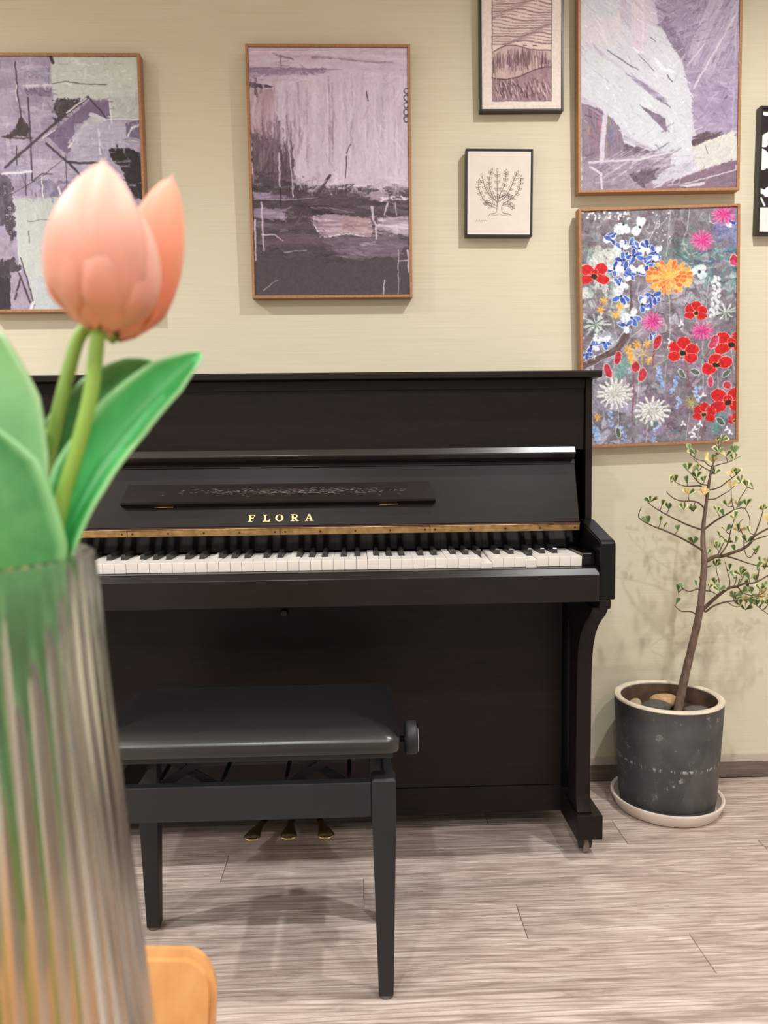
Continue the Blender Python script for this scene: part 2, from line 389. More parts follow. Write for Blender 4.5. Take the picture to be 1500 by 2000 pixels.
# keybed, slip, cheek blocks, arms
box('keybed', mx(.4885), .4885, -.526, -.052, .622, .668, P, pn, .001)
prism('key_slip', [(-.545, .6205), (-.545, .6755), (-.5445, .6765), (-.5350, .6878), (-.533, .689), (-.5125, .689), (-.5125, .669), (-.5275, .669), (-.5275, .6205)], mx(.4885), .4885, M['piano_slip'], pn, .0005)
KR = .4625
def f(s):
    a, b = s(KR+.0012, .4888)
    prism('cheek_block', [(-.511, .690), (-.511, .7135), (-.508, .7165), (-.40, .7165), (-.40, .690)], a, b, M['piano_black'], pn, .001)
    a, b = s(.4895, .522)
    prism('arm', [(-.545, .624), (-.545, .733), (-.5435, .739), (-.540, .7435), (-.533, .7465), (-.40, .7755), (-.381, .7765), (-.381, .624)], a, b, M['piano_black'], pn, .003)
    a, b = s(.4895, .5145)
    prism('arm_block', [(-.538, .603), (-.542, .610), (-.542, .6235), (-.385, .6235), (-.385, .603)], a, b, P, pn, .0025)
    a, b = s(.483, .5168)
    prof = [(-.530, .6025), (-.524, .594), (-.512, .582), (-.490, .568), (-.465, .548), (-.445, .524), (-.431, .495), (-.4235, .46), (-.42, .42), (-.418, .2), (-.4185, .16), (-.421, .14), (-.426, .123), (-.432, .1125), (-.432, .1105), (-.36, .1105), (-.36, .45), (-.355, .52), (-.335, .57), (-.31, .6025)]
    lg = prism('leg', [(y+.012, z) for y, z in prof], a, b, P, pn, .0015); autosm(lg, 25)
    a, b = s(.4785, .5375)
    box('toe_block', a, b, -.434, -.24, .054, .110, P, pn, .002)
    cx_ = (a+b)/2+(.003 if a > XC else -.003)
    for cy_ in (-.383, -.07):
        ca = lathe('caster', [(0, -.01), (.008, -.01), (.0085, .0), (0, 0)], (cx_, cy_, .054 if cy_ < -.2 else .062), M['darkmetal'], pn, 16)
        w_ = lathe('caster_wheel', [(.0, -.006), (.019, -.006), (.0215, -.003), (.0215, .003), (.019, .006), (0, .006)], (cx_, cy_, .0215), M['wheel'], ca, 24, 'x')
        for d_ in (-.0105, .0105):
            prism('caster_fork', [(cy_-.013, .0535), (cy_+.013, .0535), (cy_+.008, .016), (cy_+.002, .011), (cy_-.008, .012), (cy_-.016, .026)], cx_+d_-.0035, cx_+d_+.0035, M['darkmetal'], ca, .001)
both(f)
# lower part
box('lower_panel', mx(.4795), .4795, -.292, -.272, .122, .6215, P, pn, .001)
box('lower_board', mx(.4795), .4795, -.2935, -.272, .056, .1205, P, pn, .001)
def f(s):
    a, b = s(.4802, .5065); box('lower_stile', a, b, -.284, -.264, .056, .6215, M['piano_black'], pn, .001)
both(f)
box('bottom_board', mx(.5065), .5065, -.262, -.046, .056, .08, P, pn, .001)
lathe('lock_knob', [(0, -.018), (.007, -.018), (.0095, -.014), (.009, -.006), (.005, -.004), (.005, 0)], (onY(555, 1197, -.30).x, -.292, onY(555, 1197, -.30).z), M['darkmetal'], pn, 20, 'y')
# pedals
for px, ang in ((487, -14), (563, 0), (641, 14)):
    tip = onY(px, 1608, -.365); cx_ = tip.x; V = []; Fc = []; m_ = 18
    rot = Matrix.Rotation(radians(ang), 3, 'Z')
    for i in range(m_+1):
        s_ = i/m_                                   # 0 at the case, 1 at the tip
        w_ = .009+.0155*max(0, (s_-.35)/.65)**1.2; w_ *= sqrt(max(0, 1-max(0, (s_-.8)/.2)**2)) if s_ > .8 else 1
        w_ = max(w_, .0012); th = .0045*sqrt(max(.08, 1-max(0, (s_-.85)/.15)**2)) if s_ > .85 else .0045
        for k in range(12):
            a = 2*pi*k/12; p_ = rot @ Vector((w_*cos(a), .005+.105*(1-s_), 0))
            V.append((cx_+p_.x, -.386+p_.y, .047+.004*sin(pi*s_)+th*sin(a)))
    for i in range(m_):
        for k in range(12): Fc.append((i*12+k, i*12+(k+1) % 12, (i+1)*12+(k+1) % 12, (i+1)*12+k))
    Fc += [tuple(range(11, -1, -1)), tuple(range(m_*12, m_*12+12))]
    mk('pedal', V, Fc, M['gold'], pn, True)
# keys: white keys run from C8 (right) down to A0 (left)
KW = .0235; names = 'CDEFGAB'
boff = {'C': -.0030, 'D': .0030, 'F': -.0036, 'G': 0, 'A': .0036}   # black key after this note, offset from the joint
BW = .0118
whites = []
for n in range(52):
    idx = (0-n) % 7                       # n=0 is C
    whites.append(names[idx])
proto = {}
pressed = {4: .006, 8: .0105}
for n, nm in enumerate(whites):
    key = nm+('_end' if n == 0 else '')+('_low' if n == 51 else '')
    if key not in proto:
        g = .0004; hw = KW/2-g; xr_, xl_ = hw, -hw
        cr = (boff[nm]-BW/2-.0006) if nm in boff and n != 0 else None      # black on the right
        prev = names[(names.index(nm)-1) % 7]
        cl = (boff[prev]+BW/2+.0006) if prev in boff and n != 51 else None
        tr_ = KW/2+cr if cr is not None else hw; tl_ = -KW/2+cl if cl is not None else -hw
        out = [(-hw, 0), (hw, 0), (hw, .0495)] + ([(tr_, .0495)] if cr is not None else []) + [(tr_, .131), (tl_, .131)] + ([(tl_, .0495)] if cl is not None else []) + [(-hw, .0495)]
        bm = bmesh.new(); top = [bm.verts.new((x, y, 0)) for x, y in out]; bot = [bm.verts.new((x, y+(.0018 if y == 0 else 0), -.0205)) for x, y in out]
        bm.faces.new(top); bm.faces.new(bot[::-1]); q = len(out)
        for i in range(q): bm.faces.new((top[i], top[(i+1) % q], bot[(i+1) % q], bot[i]))
        es = [e for e in bm.edges if all(v.co.z > -.001 and v.co.y < .04 for v in e.verts)]
        bmesh.ops.bevel(bm, geom=es, offset=.0008, segments=2, affect='EDGES')
        o = finbm('white_key', bm, M['ivory'], pn, local=True); proto[key] = o
    else: o = inst(proto[key], pn, None, 'white_key')
    x_ = KR-KW*(n+.5); dz = pressed.get(n, 0)
    o.location = Vector((x_, YK, ZK))-ORG[pn]
    if dz: o.rotation_euler.x = dz/.22; o.location.z -= dz*.98
bp = None
for n, nm in enumerate(whites):
    if nm not in boff or n == 0: continue
    x_ = KR-KW*n+boff[nm]
    if bp is None:
        V = []
        for (z, hw, y0) in ((-.006, BW/2-.0004, .0505), (.0085, BW/2-.0012, .0535), (.0108, BW/2-.0022, .0555), (.0116, BW/2-.0036, .0585)):
            V += [(-hw, y0, z), (hw, y0, z), (hw, .131, z), (-hw, .131, z)]
        Fc = [(0, 1, 2, 3), (12, 13, 14, 15)]
        for i in range(3):
            for k in range(4): Fc.append((i*4+k, i*4+(k+1) % 4, i*4+4+(k+1) % 4, i*4+4+k))
        bp = mk('black_key', V, Fc, M['ebony'], pn, local=True); o = bp
    else: o = inst(bp, pn, None, 'black_key')
    o.location = Vector((x_, YK, ZK+.0002))-ORG[pn]

# ------------------------------------------------------------------ the bench
BX0, BX1, BY0, BY1 = -.436, .0545, -.85, -.598
bn = thing('piano_bench', ((BX0+BX1)/2, (BY0+BY1)/2, 0), 'black adjustable piano bench with padded leather seat, in front of the keyboard', 'bench')
def rrect(hx, hy, r, n=6):
    P_ = []
    for cx_, cy_, a0 in ((hx-r, hy-r, 0), (-hx+r, hy-r, pi/2), (-hx+r, -hy+r, pi), (hx-r, -hy+r, 1.5*pi)):
        for k in range(n+1): a = a0+pi/2*k/n; P_.append((cx_+r*cos(a), cy_+r*sin(a)))
    return P_
def ringstack(name, c, hx, hy, r, prof, mat, parent, n=6):
    V = []; Fc = []; q = 4*(n+1)
    for ins, z in prof:
        rr = max(.004, r-ins*.35)
        V += [(c[0]+x, c[1]+y, z) for x, y in rrect(hx-ins, hy-ins, rr, n)]
    for i in range(len(prof)-1):
        for k in range(q): Fc.append((i*q+k, i*q+(k+1) % q, (i+1)*q+(k+1) % q, (i+1)*q+k))
    Fc += [tuple(range(q-1, -1, -1)), tuple(range((len(prof)-1)*q, len(prof)*q))]
    o = mk(name, V, Fc, mat, parent, True); autosm(o, 50); return o
sc_ = ((BX0-.006+.0615)/2, (-.872-.583)/2)
shx, shy = (.0615-BX0+.006)/2, (.872-.583)/2
ringstack('seat_cushion', sc_, shx, shy, .022, [(.004, .4435), (.001, .4445), (0, .447), (0, .461), (.0008, .4645), (.004, .4685), (.01, .4725), (.018, .4765), (.03, .4805), (.05, .4845), (.075, .487), (.1, .4882), (.13, .4888)], M['leather'], bn, 8)
box('seat_base', sc_[0]-shx+.012, sc_[0]+shx-.012, sc_[1]-shy+.012, sc_[1]+shy-.012, .432, .4432, M['steel_black'], bn)
LW = .0405
for sx in (0, 1):
    for sy in (0, 1):
        x0 = BX0 if sx == 0 else BX1-LW; y0 = BY0 if sy == 0 else BY1-LW
        cx_, cy_ = x0+LW/2, y0+LW/2; V = []
        for z, h in ((.006, .0125), (.33, LW/2), (.388, LW/2), (.392, LW/2-.004)):
            V += [(cx_-h, cy_-h, z), (cx_+h, cy_-h, z), (cx_+h, cy_+h, z), (cx_-h, cy_+h, z)]
        Fc = [(3, 2, 1, 0), (12, 13, 14, 15)]+[(i*4+k, i*4+(k+1) % 4, i*4+4+(k+1) % 4, i*4+4+k) for i in range(3) for k in range(4)]
        lg = mk('leg', V, Fc, M['bench'], bn)
        bv = lg.modifiers.new('bevel', 'BEVEL'); bv.width = .0012; bv.segments = 2
        lathe('foot_pad', [(0, 0), (.0125, 0), (.013, .003), (.0125, .006), (0, .006)], (cx_, cy_, 0), M['rubber'], lg, 16)
box('apron', BX0+LW, BX1-LW, BY0+.004, BY0+.022, .326, .386, M['bench'], bn)
box('apron', BX0+LW, BX1-LW, BY1-.022, BY1-.004, .326, .386, M['bench'], bn)
box('apron', BX0+.004, BX0+.022, BY0+LW, BY1-LW, .326, .386, M['bench'], bn)
box('apron', BX1-.022, BX1-.004, BY0+LW, BY1-LW, .326, .386, M['bench'], bn)
# scissor lift under the seat
def bar(name, p, q, wd, th, y):
    d = (Vector(q)-Vector(p)); nrm = Vector((-d.y, d.x)).normalized()*wd/2
    pr = [(p[0]+nrm.x, p[1]+nrm.y), (q[0]+nrm.x, q[1]+nrm.y), (q[0]-nrm.x, q[1]-nrm.y), (p[0]-nrm.x, p[1]-nrm.y)]
    prism(name, pr, y-th/2, y+th/2, M['steel_black'], bn, 0, 'y')
for y in (-.80, -.65):
    for x_ in (-.30, -.08):
        bar('scissor_bar', (x_-.055, .362), (x_+.055, .429), .014, .003, y); bar('scissor_bar', (x_-.055, .429), (x_+.055, .362), .014, .003, y+.004)
    box('scissor_rail', BX0+.03, BX1-.03, y-.008, y+.008, .351, .3605, M['steel_black'], bn, .001)
for x_ in (-.355, -.245, -.135, -.025):
    tube('cross_rod', [(x_, -.815, .3625), (x_, -.635, .3625)], .004, M['steel_black'], bn, 10)
tube('lift_screw', [(BX0+.03, -.725, .412), (.082, -.725, .412)], .0055, M['chrome'], bn, 12)
for px in (0,):
    k_ = lathe('knob', [(0, 0), (.026, 0), (.0285, .002), (.0295, .005), (.0295, .019), (.028, .0215), (.0, .0225)], (.0765, -.725, .4145), M['bench'], bn, 40, 'x')
    lathe('knob_cap', [(0, 0), (.0275, 0), (.0265, .0012), (0, .0012)], (.0992, -.725, .4145), M['chrome'], k_, 40, 'x')
# ------------------------------------------------------------------ pictures: paint is laid on a fine grid of coloured points
def hsh(ix, iy, s):
    h = (ix.astype(np.int64)*374761393+iy.astype(np.int64)*668265263+s*2147483647) & 0xffffffff
    h = ((h ^ (h >> 13))*1274126177) & 0xffffffff
    return ((h ^ (h >> 16)) & 0xffff)/65535.
def vn(x, y, s=0):
    ix, iy = np.floor(x), np.floor(y); fx, fy = x-ix, y-iy; fx = fx*fx*(3-2*fx); fy = fy*fy*(3-2*fy)
    a, b, c, d = hsh(ix, iy, s), hsh(ix+1, iy, s), hsh(ix, iy+1, s), hsh(ix+1, iy+1, s)
    return (a*(1-fx)+b*fx)*(1-fy)+(c*(1-fx)+d*fx)*fy
def fbm(x, y, s=0, o=4):
    r = 0; a = .5
    for i in range(o): r = r+a*vn(x*2**i, y*2**i, s+i*17); a *= .5
    return r/(1-.5**o)
class Cv:
    """W x H canvas; cm maps drawing coordinates to (u,v); k = canvas pixels per drawing unit"""
    def __init__(s, W, H, base, cm, k):
        s.W, s.H, s.cm, s.k = W, H, cm, k
        s.a = np.empty((H, W, 3)); s.a[:] = np.array(base)/255.
        s.yy, s.xx = np.mgrid[0:H, 0:W].astype(float); s.sd = 1
    def p(s, pts): 
        o = np.array([s.cm(x, y) for x, y in pts], float); o[:, 0] *= s.W; o[:, 1] *= s.H; return o
    def win(s, P, m):
        x0, y0 = np.floor(P.min(0)-m).astype(int); x1, y1 = np.ceil(P.max(0)+m).astype(int)+1
        x0, y0 = max(x0, 0), max(y0, 0); x1, y1 = min(x1, s.W), min(y1, s.H)
        if x1 <= x0 or y1 <= y0: return None
        return slice(y0, y1), slice(x0, x1)
    def put(s, sl, mask, col, col2=None, t=None):
        c = np.array(col)/255.
        if col2 is not None: c = c+(np.array(col2)/255.-c)*t[..., None]
        s.a[sl] = s.a[sl]*(1-mask[..., None])+c*mask[..., None]
    def stroke(s, pts, w, col, col2=None, al=1., dry=0., taper=0., br=1.6, ln=14):
        s.sd += 1; P = s.p(pts); w = max(w*s.k, .8); sl = s.win(P, w)
        if sl is None: return
        X, Y = s.xx[sl], s.yy[sl]; D = np.full(X.shape, 1e9); LA = np.zeros(X.shape); AL = np.zeros(X.shape); cum = 0.
        tot = sum(np.hypot(*(P[i+1]-P[i])) for i in range(len(P)-1))+1e-6
        for i in range(len(P)-1):
            d = P[i+1]-P[i]; L = np.hypot(*d)+1e-9; ux, uy = d/L
            rx, ry = X-P[i, 0], Y-P[i, 1]; t = np.clip(rx*ux+ry*uy, 0, L); dist = np.hypot(rx-t*ux, ry-t*uy); m = dist < D
            D = np.where(m, dist, D); LA = np.where(m, rx*uy-ry*ux, LA); AL = np.where(m, cum+t, AL); cum += L
        hw = w/2*(1-taper*AL/tot) if taper >= 0 else w/2*(1+taper*(1-AL/tot))
        mask = np.clip(hw-D+.5, 0, 1)*al
        n = vn(LA/br+50, AL/ln+9, s.sd)
        if dry: mask = mask*np.clip((n*.6+.4*vn(X/1.7, Y/1.7, s.sd+5)-dry)*5, 0, 1)
        s.put(sl, mask, col, col2 if col2 is not None else None, n if col2 is not None else None)
    def poly(s, pts, col, col2=None, al=1., rag=0., tex=(9, 9), dry=0.):
        s.sd += 1; P = s.p(pts); sl = s.win(P, 2)
        if sl is None: return
        X, Y = s.xx[sl], s.yy[sl]
        if rag: X = X+(fbm(s.xx[sl]/7, s.yy[sl]/7, s.sd)-.5)*rag*s.k*2; Y = Y+(fbm(s.xx[sl]/7, s.yy[sl]/7, s.sd+3)-.5)*rag*s.k*2
        ins = np.zeros(X.shape, bool); n = len(P)
        for i in range(n):
            (xa, ya), (xb, yb) = P[i], P[(i+1) % n]
            if ya == yb: continue
            ins ^= ((ya > Y) != (yb > Y)) & (X < (xb-xa)*(Y-ya)/(yb-ya)+xa)
        mask = ins.astype(float)*al; t = fbm(s.xx[sl]/tex[0], s.yy[sl]/tex[1], s.sd)
        t = np.clip((t-.5)*1.8+.5, 0, 1)
        if dry: mask = mask*np.clip((vn(s.xx[sl]/1.8, s.yy[sl]/1.8, s.sd+7)*.5+t*.5-dry)*6, 0, 1)
        s.put(sl, mask, col, col2, t if col2 is not None else None)
    def oval(s, x, y, rx, ry, ang, col, col2=None, al=1.):
        a = radians(ang); s.poly([(x+rx*cos(q)*cos(a)-ry*sin(q)*sin(a), y+rx*cos(q)*sin(a)+ry*sin(q)*cos(a)) for q in [2*pi*i/14 for i in range(14)]], col, col2, al, tex=(4, 4))
def smear(c, n, wd, ln, ang, jit=10, dry=.25, al=.8, seed=0, box=(0, 0, 1, 1)):
    # short brush marks that pick up the paint already there
    q = random.Random(seed); k0 = c.k; cm0 = c.cm; c.k = 1.; c.cm = lambda x, y: (x/c.W, y/c.H)
    for i in range(n):
        u, v = q.uniform(box[0], box[2]), q.uniform(box[1], box[3]); x, y = u*c.W, v*c.H; xi, yi = min(c.W-1, int(x)), min(c.H-1, int(y)); a = ang(u, v)+q.gauss(0, .25); L = q.uniform(*ln)
        b = c.a[yi, xi]*255; j = q.gauss(0, jit); col = tuple(np.clip(b+j, 0, 255)); j2 = q.gauss(0, jit); col2 = tuple(np.clip(b+j2, 0, 255))
        c.stroke([(x-L*.35*cos(a), y-L*.35*sin(a)), (x+L*.65*cos(a), y+L*.65*sin(a))], q.uniform(*wd), col, col2, al, dry, .2, 1.1, 9)
    c.k = k0; c.cm = cm0
def finish(c, warp=1.6, grain=.05, seed=5):
    X, Y = c.xx, c.yy
    dx = (fbm(X/9, Y/9, seed)-.5)*2*warp+(fbm(X/2.6, Y/2.6, seed+9, 2)-.5)*warp*.35; dy = (fbm(X/9, Y/9, seed+3)-.5)*2*warp+(fbm(X/2.6, Y/2.6, seed+12, 2)-.5)*warp*.35
    sx, sy = np.clip(X+dx, 0, c.W-1.001), np.clip(Y+dy, 0, c.H-1.001); ix, iy = sx.astype(int), sy.astype(int); fx, fy = (sx-ix)[..., None], (sy-iy)[..., None]; a = c.a
    b = (a[iy, ix]*(1-fx)+a[iy, ix+1]*fx)*(1-fy)+(a[iy+1, ix]*(1-fx)+a[iy+1, ix+1]*fx)*fy
    g = (hsh(X, Y, seed+40)-.5)*.6+(fbm(X/3, Y/3, seed+50, 3)-.5)*1.6
    c.a = np.clip(b*(1+grain*g[..., None])+grain*.25*g[..., None], 0, 1)
def quadmap(tl, tr, br, bl):
    def f(x, y):
        v = 0.5
        for _ in range(4):
            xl, xr = tl[0]+(bl[0]-tl[0])*v, tr[0]+(br[0]-tr[0])*v; u = (x-xl)/(xr-xl)
            yt, yb = tl[1]+(tr[1]-tl[1])*u, bl[1]+(br[1]-bl[1])*u; v = (y-yt)/(yb-yt)
        return u, v
    return f
_pm = {}
def paint_mat(name, rough=.6, spec=.3):
    m = N(name); at = m.n('ShaderNodeAttribute', _attribute_name='paint'); m.col(at.outputs['Color']).set(Roughness=rough)
    m.b.inputs['Specular IOR Level'].default_value = spec
    bw = m.n('ShaderNodeRGBToBW'); m.l(at.outputs['Color'], bw.inputs[0]); m.bump(bw.outputs[0], .15, .001); return m.m
M['paint'] = paint_mat('painted_canvas', .55, .35); M['print'] = paint_mat('printed_paper', .8, .2)
def picture(name, p, th, cv, label, cat, frame, fw, fd, gain=(.97, 1.03, 1.10), mat='paint'):
    """p = centre x, centre z, width, height, roll, lean; th = distance of the front face from the wall at the bottom edge"""
    cx, cz, w_, h_, roll, lean = p
    t = thing(name, (0, 0, 0), label, cat, {'abstract_painting': 'abstract paintings on the wall', 'framed_print': 'black framed prints on the wall'}.get(name))
    zb = cz-h_/2
    t.matrix_world = Matrix.Translation((cx, -th, zb)) @ Matrix.Rotation(lean, 4, 'X') @ Matrix.Translation((0, 0, h_/2)) @ Matrix.Rotation(-roll, 4, 'Y') @ Matrix.Translation((0, 0, -h_/2))
    ORG[t] = Vector((0, 0, 0))
    D = th-.002                                   # depth of the frame
    for (a, b, c, d) in ((-w_/2, -w_/2+fw, 0, h_), (w_/2-fw, w_/2, 0, h_), (-w_/2+fw, w_/2-fw, 0, fw), (-w_/2+fw, w_/2-fw, h_-fw, h_)):
        box('frame_bar', a, b, 0, D, c, d, frame, t, .0008)
    x0, x1, z0, z1 = -w_/2+fw+.0004, w_/2-fw-.0004, fw+.0004, h_-fw-.0004
    box('backing', x0, x1, fd+.001, fd+.006, z0, z1, M['backing'], t, 0)
    H, W = cv.a.shape[:2]
    xs = np.linspace(x0, x1, W); zs = np.linspace(z1, z0, H); X, Z = np.meshgrid(xs, zs)
    co_ = np.stack([X, np.full_like(X, fd), Z], -1).reshape(-1, 3).astype(np.float32)
    i = (np.arange(H-1)[:, None]*W+np.arange(W-1)[None]).ravel()
    fc = np.stack([i, i+W, i+W+1, i+1], -1).astype(np.int32)
    me = bpy.data.meshes.new('canvas'); me.vertices.add(H*W); me.vertices.foreach_set('co', co_.ravel())
    me.loops.add(fc.size); me.loops.foreach_set('vertex_index', fc.ravel()); me.polygons.add(len(fc)); me.polygons.foreach_set('loop_start', np.arange(0, fc.size, 4, dtype=np.int32))
    me.update(calc_edges=True)
    c = np.clip(cv.a, 0, 1); c = np.where(c <= .04045, c/12.92, ((c+.055)/1.055)**2.4)*np.array(gain)
    ca = me.color_attributes.new('paint', 'FLOAT_COLOR', 'POINT'); ca.data.foreach_set('color', np.concatenate([c.reshape(-1, 3), np.ones((H*W, 1))], 1).astype(np.float32).ravel())
    me.materials.append(M[mat]); o = bpy.data.objects.new('canvas' if mat == 'paint' else 'print', me); COL.objects.link(o); o.parent = t
    return t
R_ = random.Random(11)
U = R_.uniform

# --- centre painting: pale mauve curtain of paint over a dark foreground
cm = quadmap((145, 98), (1283, 100), (1285, 1845), (205, 1845))
c = Cv(312, 470, (214, 192, 210), cm, 312/1110)
c.poly([(100, 60), (1330, 60), (1330, 420), (100, 420)], (200, 176, 198), (224, 204, 218), tex=(60, 5))
for i in range(26): y = U(100, 250); x = U(130, 900); c.stroke([(x, y), (x+U(150, 450), y+U(-20, 30))], U(8, 26), (186+U(-14, 26), 166+U(-14, 26), 190+U(-10, 20)), (226, 206, 220), .6, .25)
c.stroke([(150, 270), (380, 262), (560, 268), (700, 255)], 62, (128, 108, 134), (176, 154, 178), .95, .08, .5)
c.poly([(150, 335), (260, 350), (340, 372), (240, 378), (150, 372)], (60, 50, 60), (96, 80, 98))
c.stroke([(600, 165), (780, 172), (950, 190), (1200, 205)], 18, (112, 94, 118), (170, 148, 172), .8, .2, .6)
c.stroke([(370, 150), (378, 225)], 9, (120, 98, 120)); c.stroke([(160, 240), (420, 238), (800, 250), (1280, 300)], 7, (130, 106, 130), None, .7)
c.poly([(340, 372), (480, 320), (640, 285), (860, 245), (1040, 262), (1290, 300), (1290, 1100), (860, 1060), (470, 1050), (340, 990)], (208, 188, 204), (222, 204, 218), rag=6, tex=(6, 80))
for i in range(150):
    x = U(300, 1290); y = U(250, 700); L = U(150, 520); v_ = U(-24, 18); c.stroke([(x, y), (x+U(-14, 14), y+L)], U(6, 34), (206+v_, 184+v_, 204+v_), (226+v_*.4, 210+v_*.4, 222+v_*.4), .62, .22, .3, 1.3, 60)
for x, a in ((715, .8), (740, .9), (880, .5), (330, .8), (500, .6), (1180, .5), (985, .4)): c.stroke([(x, U(270, 380)), (x+8, U(560, 700)), (x+5, U(800, 930))], 9, (132, 106, 130), (190, 164, 186), a, .15, .3)
for x in (350, 420, 470, 560): c.stroke([(x, 400), (x+5, 700), (x+8, 940)], 14, (150, 122, 140), (206, 182, 200), .7, .2)
c.stroke([(850, 520), (862, 720)], 34, (176, 158, 186), (206, 190, 208), .6, .3)
c.poly([(160, 380), (330, 385), (330, 640), (250, 720), (165, 700)], (206, 180, 192), (176, 140, 152), tex=(5, 40))
c.poly([(165, 680), (330, 720), (460, 800), (470, 1020), (370, 1030), (180, 990)], (76, 60, 66), (120, 98, 112), rag=22, tex=(4, 40))
for i in range(46): x = U(165, 460); c.stroke([(x, U(560, 760)), (x+U(0, 30), U(820, 1000))], U(5, 16), R_.choice([(60, 46, 52), (92, 72, 82), (150, 126, 146), (176, 156, 176)]), (120, 96, 108), .75, .25, .4)
c.poly([(170, 985), (330, 1000), (470, 1040), (700, 1050), (860, 1045), (960, 1080), (1290, 1090), (1290, 1860), (170, 1860)], (74, 62, 68), (84, 72, 78), rag=8, tex=(3, 3))
for i in range(60): y = U(1050, 1500); x = U(180, 1200); v_ = U(-16, 26); c.stroke([(x, y), (x+U(80, 360), y+U(-16, 16))], U(8, 34), (80+v_, 66+v_, 74+v_), (102+v_, 86+v_, 98+v_), .8, .15)
c.poly([(900, 1080), (1060, 1040), (1290, 1080), (1290, 1010), (1100, 985), (860, 1010)], (206, 186, 202), (226, 208, 220), rag=8)
c.poly([(1000, 1110), (1130, 1100), (1160, 1160), (1020, 1165)], (142, 120, 138), (200, 178, 196), rag=8, tex=(12, 4))
c.stroke([(470, 1046), (640, 1050), (700, 1052), (860, 1046)], 7, (226, 208, 220), None, .9)
c.poly([(185, 1100), (420, 1128), (410, 1150), (185, 1150)], (182, 160, 184), (120, 100, 122), rag=5, tex=(20, 3))
c.poly([(188, 1215), (420, 1225), (405, 1305), (190, 1280)], (176, 156, 176), (132, 112, 134), rag=5, tex=(30, 3))
c.stroke([(200, 1320), (400, 1360)], 36, (142, 122, 142), (84, 70, 80), .9, .15); c.stroke([(380, 1430), (640, 1440), (700, 1430)], 70, (122, 96, 106), (88, 72, 80), .9, .1)
c.poly([(606, 1275), (760, 1262), (1010, 1290), (1030, 1370), (1010, 1425), (840, 1395), (690, 1425), (625, 1375)], (214, 190, 200), (150, 120, 132), rag=8, tex=(26, 4))
c.poly([(820, 1290), (1000, 1300), (980, 1380), (800, 1370)], (206, 166, 160), (160, 126, 134), .8, 8, (20, 3))
c.stroke([(612, 1275), (610, 1330), (640, 1385), (690, 1425), (840, 1400), (1010, 1425)], 9, (240, 224, 228), None, .95)
c.poly([(1050, 1290), (1290, 1280), (1290, 1420), (1180, 1400), (1060, 1370)], (160, 138, 156), (228, 210, 220), rag=10, tex=(18, 5))
c.poly([(600, 1225), (760, 1250), (700, 1268), (600, 1255)], (56, 46, 52), None)
c.poly([(690, 1430), (1080, 1425), (1285, 1450), (1200, 1570), (860, 1575), (750, 1520), (690, 1520)], (98, 80, 92), (132, 112, 128), rag=10, tex=(40, 3))
c.poly([(755, 1515), (900, 1510), (960, 1555), (860, 1580), (765, 1560)], (150, 132, 148), (110, 92, 106), rag=6, tex=(30, 3)); c.poly([(920, 1500), (1080, 1490), (1070, 1530), (990, 1545)], (120, 102, 118), (150, 130, 148), rag=5, tex=(20, 3))
c.stroke([(940, 1478), (1040, 1468)], 20, (206, 188, 200), (150, 130, 146), .9)
smear(c, 900, (1.5, 5), (14, 46), lambda u, v: pi/2, 13, .3, .7, 1, (0, .12, 1, .56)); smear(c, 700, (1.5, 5), (10, 38), lambda u, v: 0.05, 15, .3, .75, 2, (0, .5, 1, .86)); smear(c, 200, (1.5, 4), (10, 40), lambda u, v: 0, 12, .3, .7, 3, (0, 0, 1, .14))
c.stroke([(470, 1335), (560, 1200), (640, 1110), (725, 985)], 26, (58, 46, 52), (120, 100, 112), .97, 0, .3); c.stroke([(600, 1100), (700, 1020)], 5, (220, 200, 210), None, .8)
for q in ([(833, 1005), (845, 850)], [(870, 770), (840, 830)], [(985, 400), (1000, 470)]): c.stroke(q, 7, (62, 50, 58), None, .9)
for q, wd in (([(365, 830), (372, 1060)], 14), ([(430, 740), (455, 980), (465, 1140)], 10), ([(245, 1175), (250, 1330), (262, 1520)], 14), ([(198, 1300), (205, 1590)], 16), ([(1105, 1740), (1100, 1845)], 10), ([(1272, 1520), (1278, 1680)], 16), ([(1205, 1520), (1203, 1840)], 6), ([(1020, 1210), (1030, 1300), (1050, 1345)], 20), ([(1130, 1190), (1105, 1270)], 14), ([(1185, 1180), (1195, 1270)], 7), ([(1050, 1360), (1050, 1440)], 14), ([(1210, 1600), (1265, 1592)], 8), ([(260, 1810), (310, 1760), (360, 1732)], 5), ([(405, 1532), (470, 1522), (560, 1518)], 5), ([(250, 1405), (340, 1405), (395, 1450)], 9), ([(590, 1215), (740, 1218), (900, 1250)], 4), ([(190, 1150), (420, 1160), (640, 1140)], 4)):
    c.stroke(q, wd, (230, 214, 222), (190, 170, 184), .92, .06, .3)
c.stroke([(375, 1080), (380, 1205)], 7, (40, 32, 38)); 
for q in range(14): x = U(1080, 1270); c.stroke([(x, U(1130, 1170)), (x+U(10, 34), U(1140, 1160))], 9, (228, 212, 220))
for q in range(5): c.stroke([(1268+16*cos(a), 400+48*q+20*sin(a)) for a in [k*.6 for k in range(10)]], 7, (44, 36, 42), None, .9)
finish(c, 1.8, .035, 1); CV_B = c

